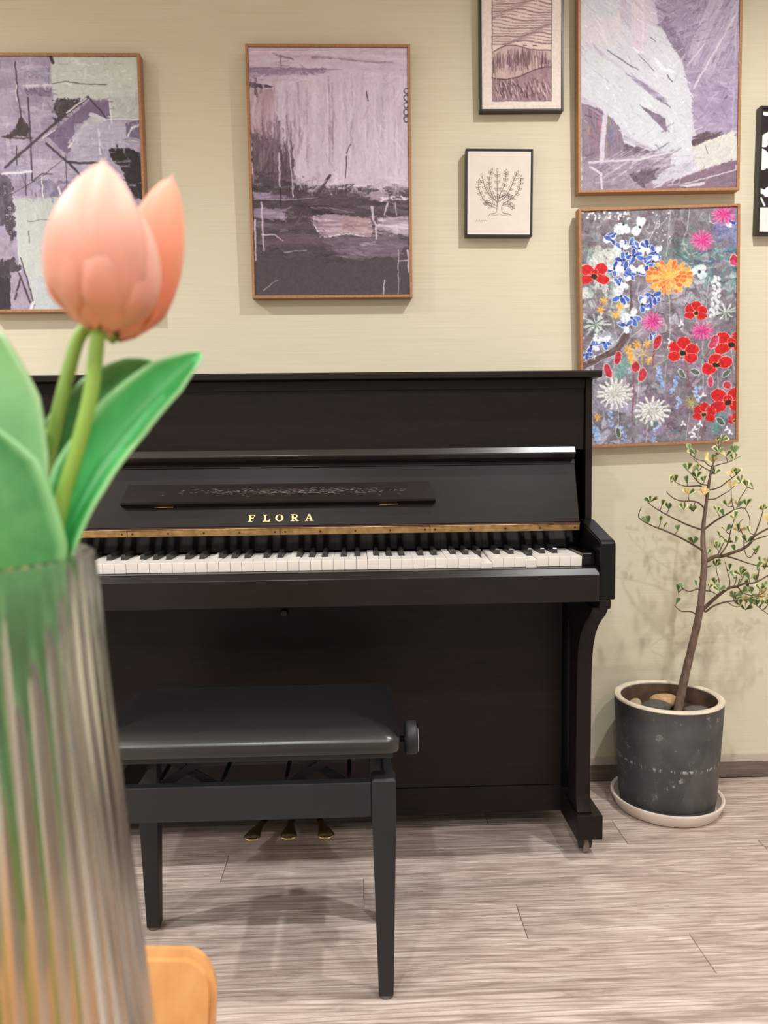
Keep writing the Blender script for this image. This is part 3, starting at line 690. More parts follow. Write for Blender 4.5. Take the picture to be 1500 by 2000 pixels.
# --- left painting: pale blocks over violet, black scratches
cm = quadmap((-155, 165), (905, 180), (950, 1805), (-90, 1815))
c = Cv(310, 478, (176, 162, 184), cm, 310/1050)
c.poly([(-200, 100), (1000, 100), (1000, 1900), (-200, 1900)], (184, 168, 190), (160, 144, 170), tex=(26, 26))
for i in range(160): x = U(-160, 900); y = U(160, 1100); v_ = U(-40, 44); h_ = R_.random() < .6; c.stroke([(x, y), (x+(U(40, 240) if h_ else U(-12, 12)), y+(U(-14, 14) if h_ else U(40, 200)))], U(8, 46), (168+v_, 154+v_*.95, 180+v_*.8), (206, 198, 214), .6, .3)
c.poly([(330, 170), (905, 180), (915, 440), (350, 440), (330, 320)], (204, 206, 198), (212, 214, 204), rag=8, tex=(20, 30))
c.poly([(715, 430), (915, 430), (920, 570), (720, 560)], (206, 208, 196), (186, 186, 186), rag=6)
c.poly([(150, 262), (330, 250), (330, 330), (150, 330)], (126, 116, 148), (196, 188, 206), rag=10, tex=(20, 3), dry=.25); c.stroke([(150, 356), (330, 350)], 14, (222, 220, 228))
c.poly([(150, 370), (330, 365), (330, 430), (160, 410)], (78, 66, 84), (150, 136, 160), rag=14, tex=(16, 4), dry=.3)
c.poly([(300, 680), (590, 450), (720, 450), (715, 580), (600, 560), (430, 800)], (118, 102, 130), (132, 116, 144), rag=6)
c.poly([(345, 445), (540, 445), (400, 560), (365, 600)], (50, 42, 46), (88, 74, 82), rag=22, tex=(4, 12), dry=.2)
c.poly([(10, 690), (70, 640), (130, 540), (170, 600), (190, 680)], (60, 50, 56), (72, 60, 66), rag=16)
c.poly([(430, 720), (600, 540), (680, 580), (470, 780)], (206, 202, 206), (180, 174, 186), rag=9); c.stroke([(440, 750), (560, 600)], 12, (232, 230, 234)); c.stroke([(590, 540), (680, 575)], 26, (190, 182, 200), (226, 222, 230))
c.poly([(480, 600), (820, 590), (820, 760), (720, 830), (470, 830)], (180, 172, 194), (202, 196, 208), .75, 8, (40, 3)); c.stroke([(642, 640), (650, 810)], 12, (228, 224, 230)); c.stroke([(715, 450), (728, 600)], 12, (226, 222, 228))
c.poly([(820, 600), (920, 575), (925, 700), (830, 690)], (128, 114, 142), (110, 96, 122)); c.stroke([(835, 690), (860, 630), (905, 610)], 12, (226, 222, 226)); c.stroke([(820, 705), (920, 720)], 26, (206, 208, 208), (150, 140, 160))
c.poly([(710, 765), (830, 760), (930, 790), (945, 1090), (860, 1080), (800, 900), (712, 815)], (54, 46, 48), (40, 34, 36), rag=12, tex=(3, 3))
for i in range(60): y = U(820, 1070); x = U(200, 760); v_ = U(-30, 40); c.stroke([(x, y), (x+U(60, 240), y+U(-12, 12))], U(8, 26), (158+v_, 144+v_, 172+v_), (206, 198, 212), .6, .25)
c.poly([(180, 960), (460, 970), (450, 1075), (210, 1070)], (128, 114, 142), (176, 164, 186), rag=12, tex=(10, 6))
c.poly([(60, 1080), (400, 1072), (460, 1078), (700, 1100), (700, 1815), (205, 1815), (160, 1600), (100, 1500)], (206, 206, 200), (196, 196, 192), rag=5, tex=(24, 40)); c.poly([(180, 1600), (500, 1560), (500, 1815), (200, 1815)], (190, 194, 198), (204, 206, 204), .8, 20)
c.stroke([(70, 1090), (95, 1350), (110, 1560)], 16, (224, 222, 222), (190, 186, 190))
c.poly([(-160, 900), (60, 930), (70, 1100), (80, 1350), (30, 1340), (0, 1250), (-160, 1300)], (56, 47, 52), (120, 104, 124), rag=34, tex=(8, 22), dry=.15)
c.poly([(-160, 1320), (40, 1330), (80, 1480), (20, 1550), (-160, 1500)], (182, 168, 184), (150, 134, 152), rag=14); c.poly([(-160, 1560), (40, 1540), (42, 1815), (-160, 1815)], (48, 41, 42), (58, 50, 52), rag=6); c.poly([(-160, 1500), (60, 1470), (110, 1540), (40, 1600), (-100, 1580)], (60, 50, 56), (100, 84, 96), rag=24)
c.poly([(45, 1560), (120, 1560), (200, 1800), (50, 1806)], (180, 166, 182), (160, 144, 162), rag=8)
smear(c, 700, (1.5, 5), (6, 22), lambda u, v: R_.choice((0, pi/2)), 20, .3, .75, 4, (0, 0, 1, .56)); smear(c, 350, (1.5, 5), (6, 22), lambda u, v: pi/2, 12, .3, .7, 5, (0, .5, 1, 1))
for q, wd in (([(20, 875), (270, 665), (420, 540), (575, 432)], 17), ([(175, 430), (190, 700), (195, 960)], 11), ([(95, 200), (110, 420), (130, 560)], 9), ([(290, 725), (440, 850), (560, 980)], 15), ([(435, 845), (520, 855), (640, 850)], 16), ([(580, 440), (640, 500), (690, 560)], 10), ([(200, 965), (260, 920), (330, 920)], 7), ([(420, 800), (425, 1030)], 5), ([(95, 740), (95, 860)], 8), ([(150, 920), (155, 1060)], 7), ([(70, 1740), (110, 1600)], 12), ([(100, 1570), (170, 1760)], 13), ([(110, 1470), (150, 1600), (200, 1780)], 8), ([(170, 1370), (165, 1290)], 4), ([(280, 1560), (310, 1500)], 5), ([(160, 1230), (250, 1220), (320, 1220)], 3), ([(330, 345), (420, 330), (560, 350), (700, 352)], 4), ([(0, 680), (90, 690), (200, 690)], 10), ([(330, 170), (345, 210)], 22), ([(20, 1070), (260, 940), (400, 830)], 4)): c.stroke(q, wd, (52, 43, 50), (84, 70, 82), .95, .04)
for q, wd in (([(100, 350), (102, 450)], 8), ([(430, 530), (560, 440)], 9), ([(0, 920), (190, 905)], 16), ([(170, 1810), (195, 1760)], 18), ([(260, 940), (265, 1070)], 7), ([(370, 1010), (380, 1050)], 14), ([(350, 640), (270, 690)], 6), ([(680, 575), (910, 572)], 7)): c.stroke(q, wd, (232, 230, 232), None, .95)
finish(c, 1.6, .04, 2); CV_A = c

# --- upper right painting: sweeping pale grey over violet
cm = quadmap((130, -470), (1375, -475), (1290, 1410), (105, 1416))
c = Cv(308, 474, (190, 178, 194), cm, 308/1200)
c.poly([(50, -520), (1420, -520), (1420, 1450), (50, 1450)], (196, 184, 198), (206, 196, 208), tex=(40, 60))
c.poly([(640, -480), (1400, -480), (1320, 1000), (1000, 1080), (900, 420), (720, 160)], (150, 132, 158), (172, 156, 178), rag=12, tex=(14, 8))
for i in range(130): x = U(720, 1330); y = U(-450, 980); a = U(-.2, .5) if y > 450 else U(.1, .5); L = U(60, 220); v_ = U(-46, 40); c.stroke([(x, y), (x+L*cos(a), y-L*sin(a)*.6)], U(4, 18), (146+v_, 126+v_, 154+v_), (196, 182, 200), .7, .25)
for i in range(26): x = U(920, 1180); y = U(300, 620); L = U(300, 620); c.stroke([(x, y), (x+L*.5, y-L)], U(5, 22), (198, 186, 202), (168, 150, 174), .75, .2)
for i in range(40): x = U(1000, 1300); y = U(-40, 380); L = U(80, 240); c.stroke([(x, y+L*.7), (x+L*.6, y-L*.3)], U(3, 9), (186, 172, 192), None, .6, .2)
c.poly([(710, 160), (780, 100), (900, 300), (960, 440), (900, 440), (800, 280)], (108, 92, 114), (160, 142, 166), rag=18, tex=(5, 5), dry=.2)
for i in range(50): x = U(700, 1040); y = U(-20, 340); c.stroke([(x, y), (x+U(30, 110), y-U(0, 40))], U(4, 10), (116, 98, 124), None, .7, .3)
c.poly([(100, -500), (420, -500), (480, 160), (620, 200), (740, 180), (900, 470), (960, 720), (960, 1290), (780, 1290), (760, 900), (640, 700), (440, 480), (180, 290), (110, 280)], (204, 200, 208), (212, 208, 214), rag=8, tex=(30, 40))
c.poly([(110, 120), (440, 100), (470, 260), (300, 330), (110, 300)], (222, 208, 210), (206, 198, 206), .8, 10, (4, 4))
c.poly([(430, -480), (500, -480), (520, 340), (610, 375), (630, 320), (620, -480)], (210, 190, 202), (230, 216, 222), rag=4, tex=(4, 90)); c.stroke([(400, -300), (460, 130)], 60, (176, 156, 174), (206, 190, 204), .7, .3)
c.stroke([(525, 330), (560, 365), (610, 365)], 16, (238, 228, 230)); c.stroke([(690, 420), (740, 490), (820, 515)], 28, (230, 226, 232))
c.poly([(120, 290), (440, 500), (780, 740), (960, 1060), (780, 1140), (620, 1110), (420, 930), (260, 790), (115, 680)], (202, 200, 206), (210, 208, 212), rag=10, tex=(26, 26))
c.poly([(115, 740), (260, 790), (420, 940), (450, 1130), (440, 1180), (110, 1190)], (150, 128, 142), (120, 98, 112), rag=10, tex=(5, 40))
for i in range(40): x = U(110, 430); y = U(800, 1080); c.stroke([(x, y), (x+U(-20, 20), y+U(60, 140))], U(4, 12), (150+U(-40, 40), 126+U(-36, 36), 142+U(-36, 40)), None, .7, .25)
c.poly([(560, 760), (760, 870), (760, 980), (640, 850)], (110, 92, 108), (140, 120, 138), rag=10); c.poly([(460, 520), (560, 570), (780, 720), (770, 770), (620, 670)], (126, 110, 132), (190, 178, 196), rag=10, tex=(14, 5), dry=.15)
c.poly([(960, 1020), (1060, 960), (1200, 1000), (1100, 1060), (960, 1085)], (84, 66, 74), (110, 90, 100), rag=14); c.poly([(960, 1090), (1290, 960), (1290, 1190), (1000, 1270)], (216, 210, 198), (206, 200, 194), rag=8, tex=(20, 6))
c.poly([(420, 1040), (620, 1110), (700, 1120), (440, 1180)], (92, 76, 88), (130, 112, 126), rag=10); c.stroke([(440, 1010), (540, 1060), (640, 1100)], 30, (206, 202, 208), (160, 150, 164))
c.poly([(105, 1180), (780, 1130), (800, 1290), (640, 1416), (105, 1416)], (162, 146, 162), (140, 122, 140), rag=10, tex=(9, 9)); c.poly([(1010, 1270), (1290, 1190), (1290, 1416), (640, 1416)], (140, 116, 130), (118, 96, 108), rag=8, tex=(30, 4))
for i in range(60): x = U(110, 800); y = U(1150, 1400); L = U(60, 260); c.stroke([(x, y), (x+L*.8, y-L*.5 if R_.random() < .6 else y-L*.05)], U(4, 12), R_.choice([(206, 196, 206), (120, 100, 116), (186, 174, 186)]), None, .7, .2)
c.poly([(640, 1340), (780, 1240), (980, 1200), (860, 1330), (660, 1380)], (204, 198, 206), (180, 170, 184), rag=8, tex=(16, 4)); c.poly([(470, 1290), (640, 1240), (700, 1330), (560, 1390)], (78, 66, 78), (130, 114, 130), .9, 24)
smear(c, 900, (1.2, 4.5), (8, 34), lambda u, v: -1.05 if u > .6 and v < .5 else (.75 if v < .75 else -.5), 17, .3, .75, 6); smear(c, 260, (1, 3), (10, 40), lambda u, v: -.95 if u > .55 else .8, 40, .35, .7, 7)
for q, wd in (([(300, 820), (280, 1000), (265, 1190)], 36), ([(170, 1200), (560, 1180), (780, 1130)], 16), ([(180, 1235), (260, 1290), (265, 1400)], 18), ([(1040, 1370), (860, 1395)], 22), ([(1290, 1270), (900, 1370)], 9), ([(440, 1040), (520, 1075)], 18), ([(930, 470), (1080, 300)], 8), ([(980, 640), (1200, 280), (1310, 100)], 14), ([(560, 560), (700, 660)], 14)): c.stroke(q, wd, (222, 214, 220), (200, 190, 202), .92, .08)
for q, wd in (([(780, 540), (815, 590)], 8), ([(320, 350), (520, 480)], 7), ([(470, 450), (560, 500)], 5), ([(230, 790), (280, 830)], 9), ([(850, 1395), (900, 1400)], 12), ([(1060, 1080), (1075, 1140)], 5), ([(560, 380), (680, 510)], 5), ([(650, 250), (690, 285)], 6)): c.stroke(q, wd, (86, 72, 84), None, .85)
c.stroke([(118, -480), (112, 700), (108, 1416)], 14, (232, 226, 232), (190, 180, 192), .7, .2); c.stroke([(1330, 0), (1270, 960)], 16, (176, 160, 184), (206, 194, 210), .6, .3)
finish(c, 1.8, .05, 3); CV_E = c
# --- flower painting
cm = quadmap((105, 105), (1275, 75), (1272, 1845), (118, 1895))
c = Cv(310, 476, (140, 128, 146), cm, 310/1165)
c.poly([(50, 40), (1330, 40), (1330, 1950), (50, 1950)], (150, 142, 150), (112, 102, 110), tex=(16, 16))
BG = [((90, 100), (520, 420), (112, 100, 106)), ((520, 80), (900, 420), (118, 104, 112)), ((110, 360), (420, 560), (206, 206, 198)), ((110, 560), (480, 1000), (196, 204, 198)), ((860, 380), (1270, 700), (120, 150, 152)), ((700, 300), (1000, 520), (92, 110, 108)), ((900, 620), (1270, 950), (164, 158, 168)), ((480, 640), (900, 1000), (160, 152, 166)), ((110, 1000), (520, 1300), (176, 178, 190)), ((520, 960), (1000, 1300), (148, 128, 142)), ((120, 1300), (700, 1600), (150, 142, 156)), ((640, 1250), (1270, 1600), (132, 112, 132)), ((120, 1560), (560, 1890), (158, 152, 176)), ((560, 1500), (1270, 1880), (122, 98, 126)), ((1100, 90), (1270, 400), (108, 108, 150))]
for (x0, y0), (x1, y1), col in BG:
    for i in range(34):
        x, y = U(x0, x1), U(y0, y1); v_ = U(-26, 26); a = U(0, pi); L = U(20, 90)
        c.stroke([(x, y), (x+L*cos(a), y+L*sin(a))], U(14, 60), tuple(k*.92+v_*1.6 for k in col), tuple(min(255, k+v_+34) for k in col), .72, .2)
for i in range(60): x, y = U(800, 1270), U(380, 640); c.stroke([(x, y), (x+U(30, 110), y+U(-40, 30))], U(6, 22), R_.choice([(86, 160, 142), (150, 206, 196), (70, 116, 122), (190, 214, 212), (70, 84, 116)]), None, .6, .25)
for i in range(34): x, y = U(110, 430), U(380, 760); c.stroke([(x, y), (x+U(-50, 60), y+U(-30, 40))], U(14, 40), R_.choice([(226, 226, 214), (150, 190, 164), (206, 212, 206), (130, 170, 150)]), None, .55, .2)
for x, y in ((420, 1250), (400, 1330), (640, 1690), (1160, 1690), (1120, 1740)): c.oval(x, y, 44, 60, U(0, 90), (92, 142, 134), (120, 166, 158), .7)
for i in range(26): x, y = U(640, 780), U(110, 340); c.oval(x, y, 5, 5, 0, (226, 224, 222))
for i in range(40): x, y = U(110, 460), U(95, 160)-.02*U(0, 400); c.oval(x, y, U(5, 14), U(5, 10), U(0, 180), (236, 234, 230))
for i in range(520):
    x, y = U(105, 1275), U(90, 1890); a = U(0, pi); L = U(14, 70); pal = [(78, 66, 78), (206, 206, 212), (104, 138, 130), (146, 126, 156), (62, 72, 80), (176, 168, 182), (120, 96, 108)] if y > 450 else [(84, 74, 78), (70, 88, 84), (150, 160, 156), (110, 100, 112), (206, 212, 206), (96, 132, 124)]
    c.stroke([(x, y), (x+L*.6*cos(a), y+L*.6*sin(a)), (x+L*cos(a+.5), y+L*sin(a+.5))], U(5, 20), R_.choice(pal), None, .55, .2, .4)
def line(pts, wd, col, al=.95): c.stroke([tuple(p) for p in smooth2(pts)], wd, col, None, al)
def smooth2(P, k=5): return [(v.x, v.y) for v in smooth_pts([(x, y, 0) for x, y in P], k)]
# bough and twigs
c.stroke([(110, 1270), (240, 1215), (370, 1150), (440, 1040), (470, 960)], 62, (78, 60, 60), (128, 104, 100), 1, 0, .35); c.stroke([(470, 980), (478, 800), (470, 640), (440, 420), (410, 240)], 24, (82, 66, 70), (130, 110, 112), 1, 0, .5)
line([(118, 1240), (250, 1180), (330, 1130), (400, 1040), (470, 940)], 5, (232, 230, 230)); line([(140, 1290), (300, 1210), (420, 1160), (470, 1060), (560, 990)], 4, (226, 220, 220))
for q in ([(560, 780), (760, 780), (880, 730), (940, 610)], [(770, 780), (830, 880), (850, 960)], [(490, 490), (560, 430), (600, 410)], [(740, 1540), (800, 1450)], [(730, 1770), (860, 1600), (950, 1480)]): c.stroke(q, 9, (104, 80, 82), (150, 126, 128))
for q in ([(770, 90), (760, 260), (740, 440)], [(915, 80), (900, 220), (870, 340), (900, 420), (970, 410)], [(610, 320), (650, 240), (690, 140)], [(650, 240), (735, 175)], [(760, 700), (768, 900), (765, 1090)], [(1065, 600), (1045, 760), (1050, 900)], [(740, 1250), (730, 1460)], [(1060, 130), (1070, 190), (1130, 195)], [(430, 1170), (640, 1190), (760, 1205)], [(1020, 1080), (1015, 1260), (1025, 1500)], [(380, 1590), (380, 1880)], [(600, 1720), (590, 1880)], [(540, 1300), (530, 1470), (515, 1730)], [(905, 1330), (890, 1230)], [(920, 1640), (890, 1850)], [(1000, 1720), (980, 1850)], [(1230, 1140), (1260, 1300)], [(1130, 1330), (1140, 1460)], [(210, 640), (215, 800)], [(345, 930), (365, 1060)], [(350, 1250), (345, 1380)], [(720, 900), (740, 1000), (700, 1010)], [(960, 900), (975, 940)], [(1225, 1600), (1235, 1690)]): line(q, 5, (214, 212, 206), .85)
for q in ([(885, 1235), (905, 1330), (905, 1440)], [(495, 1340), (490, 1560), (480, 1700)], [(650, 1130), (640, 1270)], [(1080, 1130), (1030, 1200)], [(1035, 1700), (1010, 1850)]): line(q, 10, (140, 84, 92))
for q in ([(640, 1290), (760, 1205)], [(555, 1190), (560, 1280)], [(320, 820), (340, 930)]): line(q, 6, (170, 190, 120))
def burst(x, y, r, n, col, col2, wd=7, sq=1., inner=.1):
    for i in range(n):
        a = 2*pi*i/n+U(-.1, .1); L = r*U(.8, 1.08)
        c.stroke([(x+inner*r*cos(a), y+inner*r*sin(a)*sq), (x+L*cos(a), y+L*sin(a)*sq)], wd*U(.7, 1.3), col if i % 2 else col2, None, .95)
def daisy(x, y, rx, ry, n, edge=(226, 224, 216)):
    for rr in (1., .62):
        for i in range(n):
            a = 2*pi*(i+.5*(rr < 1))/n+U(-.06, .06); L = rr*U(.9, 1.05)
            P_ = [(x+.16*rx*cos(a), y+.16*ry*sin(a)), (x+rx*L*cos(a), y+ry*L*sin(a))]
            c.stroke(P_, rx*.19, (130, 118, 126), None, .8); c.stroke(P_, rx*.145, edge, (242, 240, 234), .97)
    c.oval(x, y, rx*.12, ry*.12, 0, (206, 200, 180))
def poppy(x, y, r, petals, cs=.22):
    for (dx, dy, rx, ry, a) in petals:
        c.oval(x+dx*r, y+dy*r, rx*r*1.07, ry*r*1.07, a, (236, 200, 196)); c.oval(x+dx*r, y+dy*r, rx*r, ry*r, a, (222, 34, 38), (196, 22, 30))
        for k in range(3): q = U(-.4, .4); c.stroke([(x+dx*r*.2, y+dy*r*.2), (x+dx*r*1.3+q*r*.5, y+dy*r*1.3+q*r*.4)], 4, (168, 20, 28), None, .6)
    c.oval(x, y+r*.1, r*cs, r*cs*.8, 0, (40, 30, 30))
    for k in range(11): a = 2*pi*k/11; c.oval(x+r*cs*1.3*cos(a), y+r*.1+r*cs*1.1*sin(a), 4, 4, 0, (214, 176, 96))
def blue(x, y, r, pale=0.3):
    for i in range(R_.choice((4, 5))):
        a = U(0, 2*pi); pale_ = R_.random() < pale; col = R_.choice([(226, 230, 240), (206, 216, 232)]) if pale_ else R_.choice([(60, 88, 176), (84, 116, 200), (44, 60, 140), (120, 150, 212)])
        xx, yy = x+r*.55*cos(a), y+r*.55*sin(a); c.oval(xx, yy, r*.56, r*.34, math.degrees(a), (230, 232, 238)); c.oval(xx, yy, r*.48, r*.26, math.degrees(a), col, (70, 96, 180) if not pale_ else (240, 240, 244))
    c.oval(x, y, r*.14, r*.14, 0, (44, 44, 70))
for (x, y, r, p) in ((420, 200, 70, .6), (540, 220, 70, .9), (330, 320, 56, .5), (360, 270, 46, .6), (410, 380, 60, .3), (470, 350, 56, .2), (540, 380, 60, .6), (600, 370, 56, .8), (660, 410, 60, .3), (420, 470, 66, .3), (500, 440, 60, .1), (580, 460, 60, .2), (640, 480, 56, .2), (350, 530, 60, .3), (430, 540, 66, .3), (520, 560, 66, .5), (590, 560, 50, .1), (470, 580, 50, .2), (390, 650, 56, .9), (400, 740, 70, .5), (640, 740, 66, .1), (560, 800, 66, .4), (620, 790, 44, .5), (480, 900, 72, .3), (440, 960, 60, .2), (180, 1120, 60, .3), (270, 1090, 60, .4), (140, 1180, 50, .1), (230, 1060, 40, .9), (620, 1030, 44, 0), (1220, 180, 44, .2)): blue(x, y, r, p)
c.oval(985, 540, 60, 34, -20, (226, 232, 232), (200, 214, 214)); c.oval(1010, 580, 34, 30, 0, (206, 220, 222)); c.oval(940, 560, 30, 22, 0, (232, 234, 234)); c.oval(990, 555, 10, 14, 0, (50, 50, 56))
for (x, y, r, sq) in ((1170, 130, 96, .8), (1010, 325, 92, .85), (635, 930, 84, .9), (1010, 1005, 92, .75)): burst(x, y, r, 34, (214, 70, 140), (236, 130, 176), 8, sq); burst(x, y, r*.55, 18, (190, 40, 120), (226, 90, 150), 8, sq)
# orange flower
for rr, n in ((165, 20), (120, 16), (70, 11)):
    for i in range(n):
        a = 2*pi*i/n+U(-.1, .1); P_ = [(765+rr*.3*cos(a), 595+rr*.2*sin(a)), (765+rr*cos(a), 595+rr*.7*sin(a))]
        c.stroke(P_, 36, (244, 206, 150), None, .9); c.stroke(P_, 27, R_.choice([(232, 130, 50), (240, 160, 76), (222, 108, 44), (244, 186, 100)]), None, .97)
c.oval(765, 580, 34, 26, 0, (240, 190, 90))
P4 = [(-.55, -.35, .5, .42, 20), (.5, -.45, .5, .45, -20), (-.6, .35, .55, .35, -15), (.6, .3, .55, .36, 15), (0, -.1, .3, .3, 0)]
P5 = [(-.55, -.3, .45, .4, 0), (.05, -.6, .45, .42, 0), (.6, -.15, .46, .42, 0), (-.6, .3, .42, .34, 0), (.5, .4, .46, .32, 0)]
poppy(200, 580, 100, P4); poppy(965, 860, 82, P5); poppy(870, 1165, 112, P5); poppy(1235, 1100, 112, P4); poppy(1120, 1255, 112, [(-.5, .35, .5, .42, -10), (0, -.25, .55, .4, 0), (.6, -.1, .5, .4, -15)]); poppy(1210, 1545, 122, P4); poppy(1030, 1640, 86, P5); poppy(1262, 1690, 50, P5)
for (x, y, rx, ry, a) in ((375, 1210, 24, 50, 10), (300, 1310, 26, 56, -20), (510, 1280, 30, 42, 0), (675, 1090, 28, 58, 20), (560, 1340, 30, 50, 15), (1100, 1090, 30, 56, 30), (1075, 1390, 18, 44, 0), (1250, 470, 26, 44, 0), (1205, 1420, 30, 26, 0)):
    c.oval(x, y, rx+5, ry+5, a, (226, 206, 206)); c.oval(x, y, rx, ry, a, (206, 62, 76) if x < 1070 or x == 1205 else (224, 84, 130), (176, 40, 54))
daisy(355, 1490, 130, 122, 17); daisy(635, 1620, 132, 106, 16)
for (x, y, r) in ((210, 955, 110), (1190, 860, 80)): burst(x, y, r, 17, (86, 96, 92), (206, 212, 206), 10, .85)
for q in range(26): t = q/26; c.oval(1110+26*sin(q*1.7)+10*sin(t*5), 600+300*t, 13, 17, U(-40, 40), (236, 236, 236), (206, 206, 212))
for (x, y) in ((270, 775), (250, 840), (390, 820), (365, 880), (470, 1180), (520, 1110), (610, 1230), (600, 1100), (480, 1220), (220, 1670), (455, 1140)): burst(x, y, 30, 7, (226, 160, 70), (240, 190, 110), 12)
burst(555, 1170, 90, 9, (230, 210, 150), (214, 160, 80), 6, .9); burst(930, 1555, 60, 16, (196, 184, 90), (150, 150, 70), 6)
def spike(P_, n, rad=13):
    Q = smooth2(P_, 8)
    for i in range(n): q = Q[int(i*(len(Q)-1)/max(1, n-1))]; c.oval(q[0]+U(-16, 16), q[1]+U(-6, 6), rad, rad*.7, U(0, 180), R_.choice([(120, 150, 206), (150, 176, 220), (84, 116, 186)]), (200, 214, 236))
spike([(690, 1290), (690, 1370), (720, 1440)], 14, 17); spike([(830, 1360), (800, 1420), (790, 1470)], 12, 17); spike([(985, 1430), (960, 1480), (1000, 1540)], 12, 15); spike([(320, 1640), (330, 1740), (400, 1760), (430, 1860)], 26); spike([(660, 1880), (640, 1790), (690, 1730)], 16); spike([(200, 1760), (230, 1840)], 12, 22); spike([(840, 1520), (830, 1600)], 8)
for (x, y) in ((770, 1085), (850, 950), (960, 1760), (1000, 1720), (950, 1820), (870, 1720), (1020, 1500), (1210, 1760), (1230, 1790), (935, 1780)):
    for k in range(3): a = 2*pi*k/3+U(0, 1); c.oval(x+14*cos(a), y+14*sin(a), 13, 8, math.degrees(a), (236, 236, 240))
for (x, y, a) in ((860, 1330, 60), (960, 1320, 20), (1200, 1330, -40), (1150, 1700, 40), (380, 1790, 80)): c.oval(x, y, 44, 22, a, (206, 210, 206)); c.oval(x, y, 38, 16, a, (70, 86, 80), (100, 116, 104))
for i in range(60): x, y = U(600, 1270), U(1400, 1870); c.stroke([(x, y), (x+U(-30, 30), y+U(-40, 40))], U(6, 18), R_.choice([(92, 66, 92), (150, 110, 130), (84, 76, 110), (176, 160, 176)]), None, .5, .25)
smear(c, 1500, (1.2, 3.2), (3, 9), lambda u, v: R_.uniform(0, pi), 24, .25, .7, 8)
finish(c, 2.0, .12, 4); CV_F = c

# --- small framed woodcut stand-in: generic waves above hatched hills, no figure
cm = lambda x, y: (x, y)
c = Cv(150, 222, (236, 220, 210), cm, 150)
c.poly([(0, 0), (1, 0), (1, 1), (0, 1)], (238, 226, 214), (240, 222, 214), tex=(20, 20))
x0, x1, y0, y1 = .13, .87, .055, .93
c.poly([(x0, y0), (x1, y0), (x1, y1), (x0, y1)], (232, 208, 202), (236, 214, 206), tex=(16, 16))
INK = (112, 84, 94)
for i in range(19):
    yb = y0+.012+i*.0215; P_ = []
    for k in range(25): t = k/24; P_.append((x0+(x1-x0)*t, yb+.014*sin(5.2*t+i*.45)+.006*sin(11*t+i)))
    c.stroke(P_, .010 if i % 3 else .018, INK, (160, 130, 136), .85, .15)
hill = [(x0+(x1-x0)*k/24, .53-.05*sin(3.1*k/24)-.02*sin(7*k/24)) for k in range(25)]
c.poly(hill+[(x1, y1), (x0, y1)], (196, 168, 168), (214, 188, 184), .9, tex=(6, 20))
c.stroke(hill, .012, INK)
hill2 = [(x0+(x1-x0)*k/24, .70+.05*sin(4*k/24+.8)) for k in range(25)]
for i in range(120):
    x = U(x0, x1-.01); t = (x-x0)/(x1-x0); ya = .54-.05*sin(3.1*t)+U(0, .1); c.stroke([(x, ya), (min(x1, max(x0, x+U(-.015, .015))), min(ya+U(.05, .13), y1))], .008, INK, None, .75)
c.poly(hill2+[(x1, y1), (x0, y1)], (146, 116, 126), (176, 146, 152), .9, tex=(5, 16)); c.stroke(hill2, .012, (90, 66, 76))
for i in range(150):
    x = U(x0+.01, x1-.04); ya = U(.74, .88); c.stroke([(x, ya), (x+U(.0, .04), min(y1, ya+U(.03, .07)))], .009, R_.choice([(86, 62, 74), (232, 212, 206), (112, 84, 94)]), None, .8)
for i in range(4): c.oval(.3+.12*i, .475, .03, .004, 0, INK)
for q in ([(x0, y0), (x1, y0)], [(x1, y0), (x1, y1)], [(x0, y1), (x1, y1)], [(x0, y0), (x0, y1)]): c.stroke(q, .009, INK, None, .8)
finish(c, 1.2, .05, 6); CV_C = c
# --- small framed ink drawing of a leafy tree
c = Cv(248, 312, (232, 220, 208), cm, 248)
c.poly([(0, 0), (1, 0), (1, 1), (0, 1)], (234, 222, 210), (230, 218, 206), tex=(30, 30))
for q in ([(0, 0), (1, 0)], [(0, 0), (0, 1)], [(1, 0), (1, 1)], [(0, 1), (1, 1)]): c.stroke(q, .045, (246, 240, 236), None, .8)
INK = (92, 80, 76)
def ink(P_, wd=.0075): c.stroke(smooth2(P_, 6), wd, INK, None, .92)
ink([(.33, .775), (.37, .748), (.45, .735), (.465, .68), (.47, .62)]); ink([(.69, .765), (.64, .745), (.56, .735), (.54, .69), (.55, .64), (.62, .60)]); ink([(.38, .757), (.46, .765), (.5, .745), (.55, .765), (.66, .755)], .005)
def leaf(x, y, a, L=.058):
    for s_ in (-1, 1): ink([(x, y), (x+L*.5*cos(a+s_*.5), y-L*.5*sin(a+s_*.5)*.8), (x+L*cos(a), y-L*sin(a)*.8)], .0055)
BR = [[(.47, .64), (.47, .5), (.465, .36), (.465, .25)], [(.48, .62), (.52, .5), (.585, .4), (.6, .3), (.605, .26)], [(.5, .6), (.6, .54), (.68, .44), (.73, .34), (.77, .27)], [(.56, .62), (.68, .58), (.78, .5), (.83, .4), (.84, .33)], [(.47, .62), (.4, .54), (.35, .44), (.34, .34), (.37, .25)], [(.46, .6), (.34, .52), (.27, .42), (.23, .31)], [(.45, .68), (.33, .64), (.24, .56), (.18, .46), (.18, .37)], [(.47, .66), (.38, .62), (.3, .62)], [(.55, .65), (.64, .63), (.7, .66)], [(.5, .56), (.6, .52), (.66, .54)]]
for b in BR:
    ink(b, .0085); Q = smooth2(b, 5)
    for i in range(3, len(Q)-1, 3):
        dx, dy = Q[i+1][0]-Q[i][0], -(Q[i+1][1]-Q[i][1]); a = atan2(dy, dx)
        leaf(Q[i][0], Q[i][1], a+.75); leaf(Q[i][0], Q[i][1], a-.75)
    leaf(Q[-1][0], Q[-1][1], a)
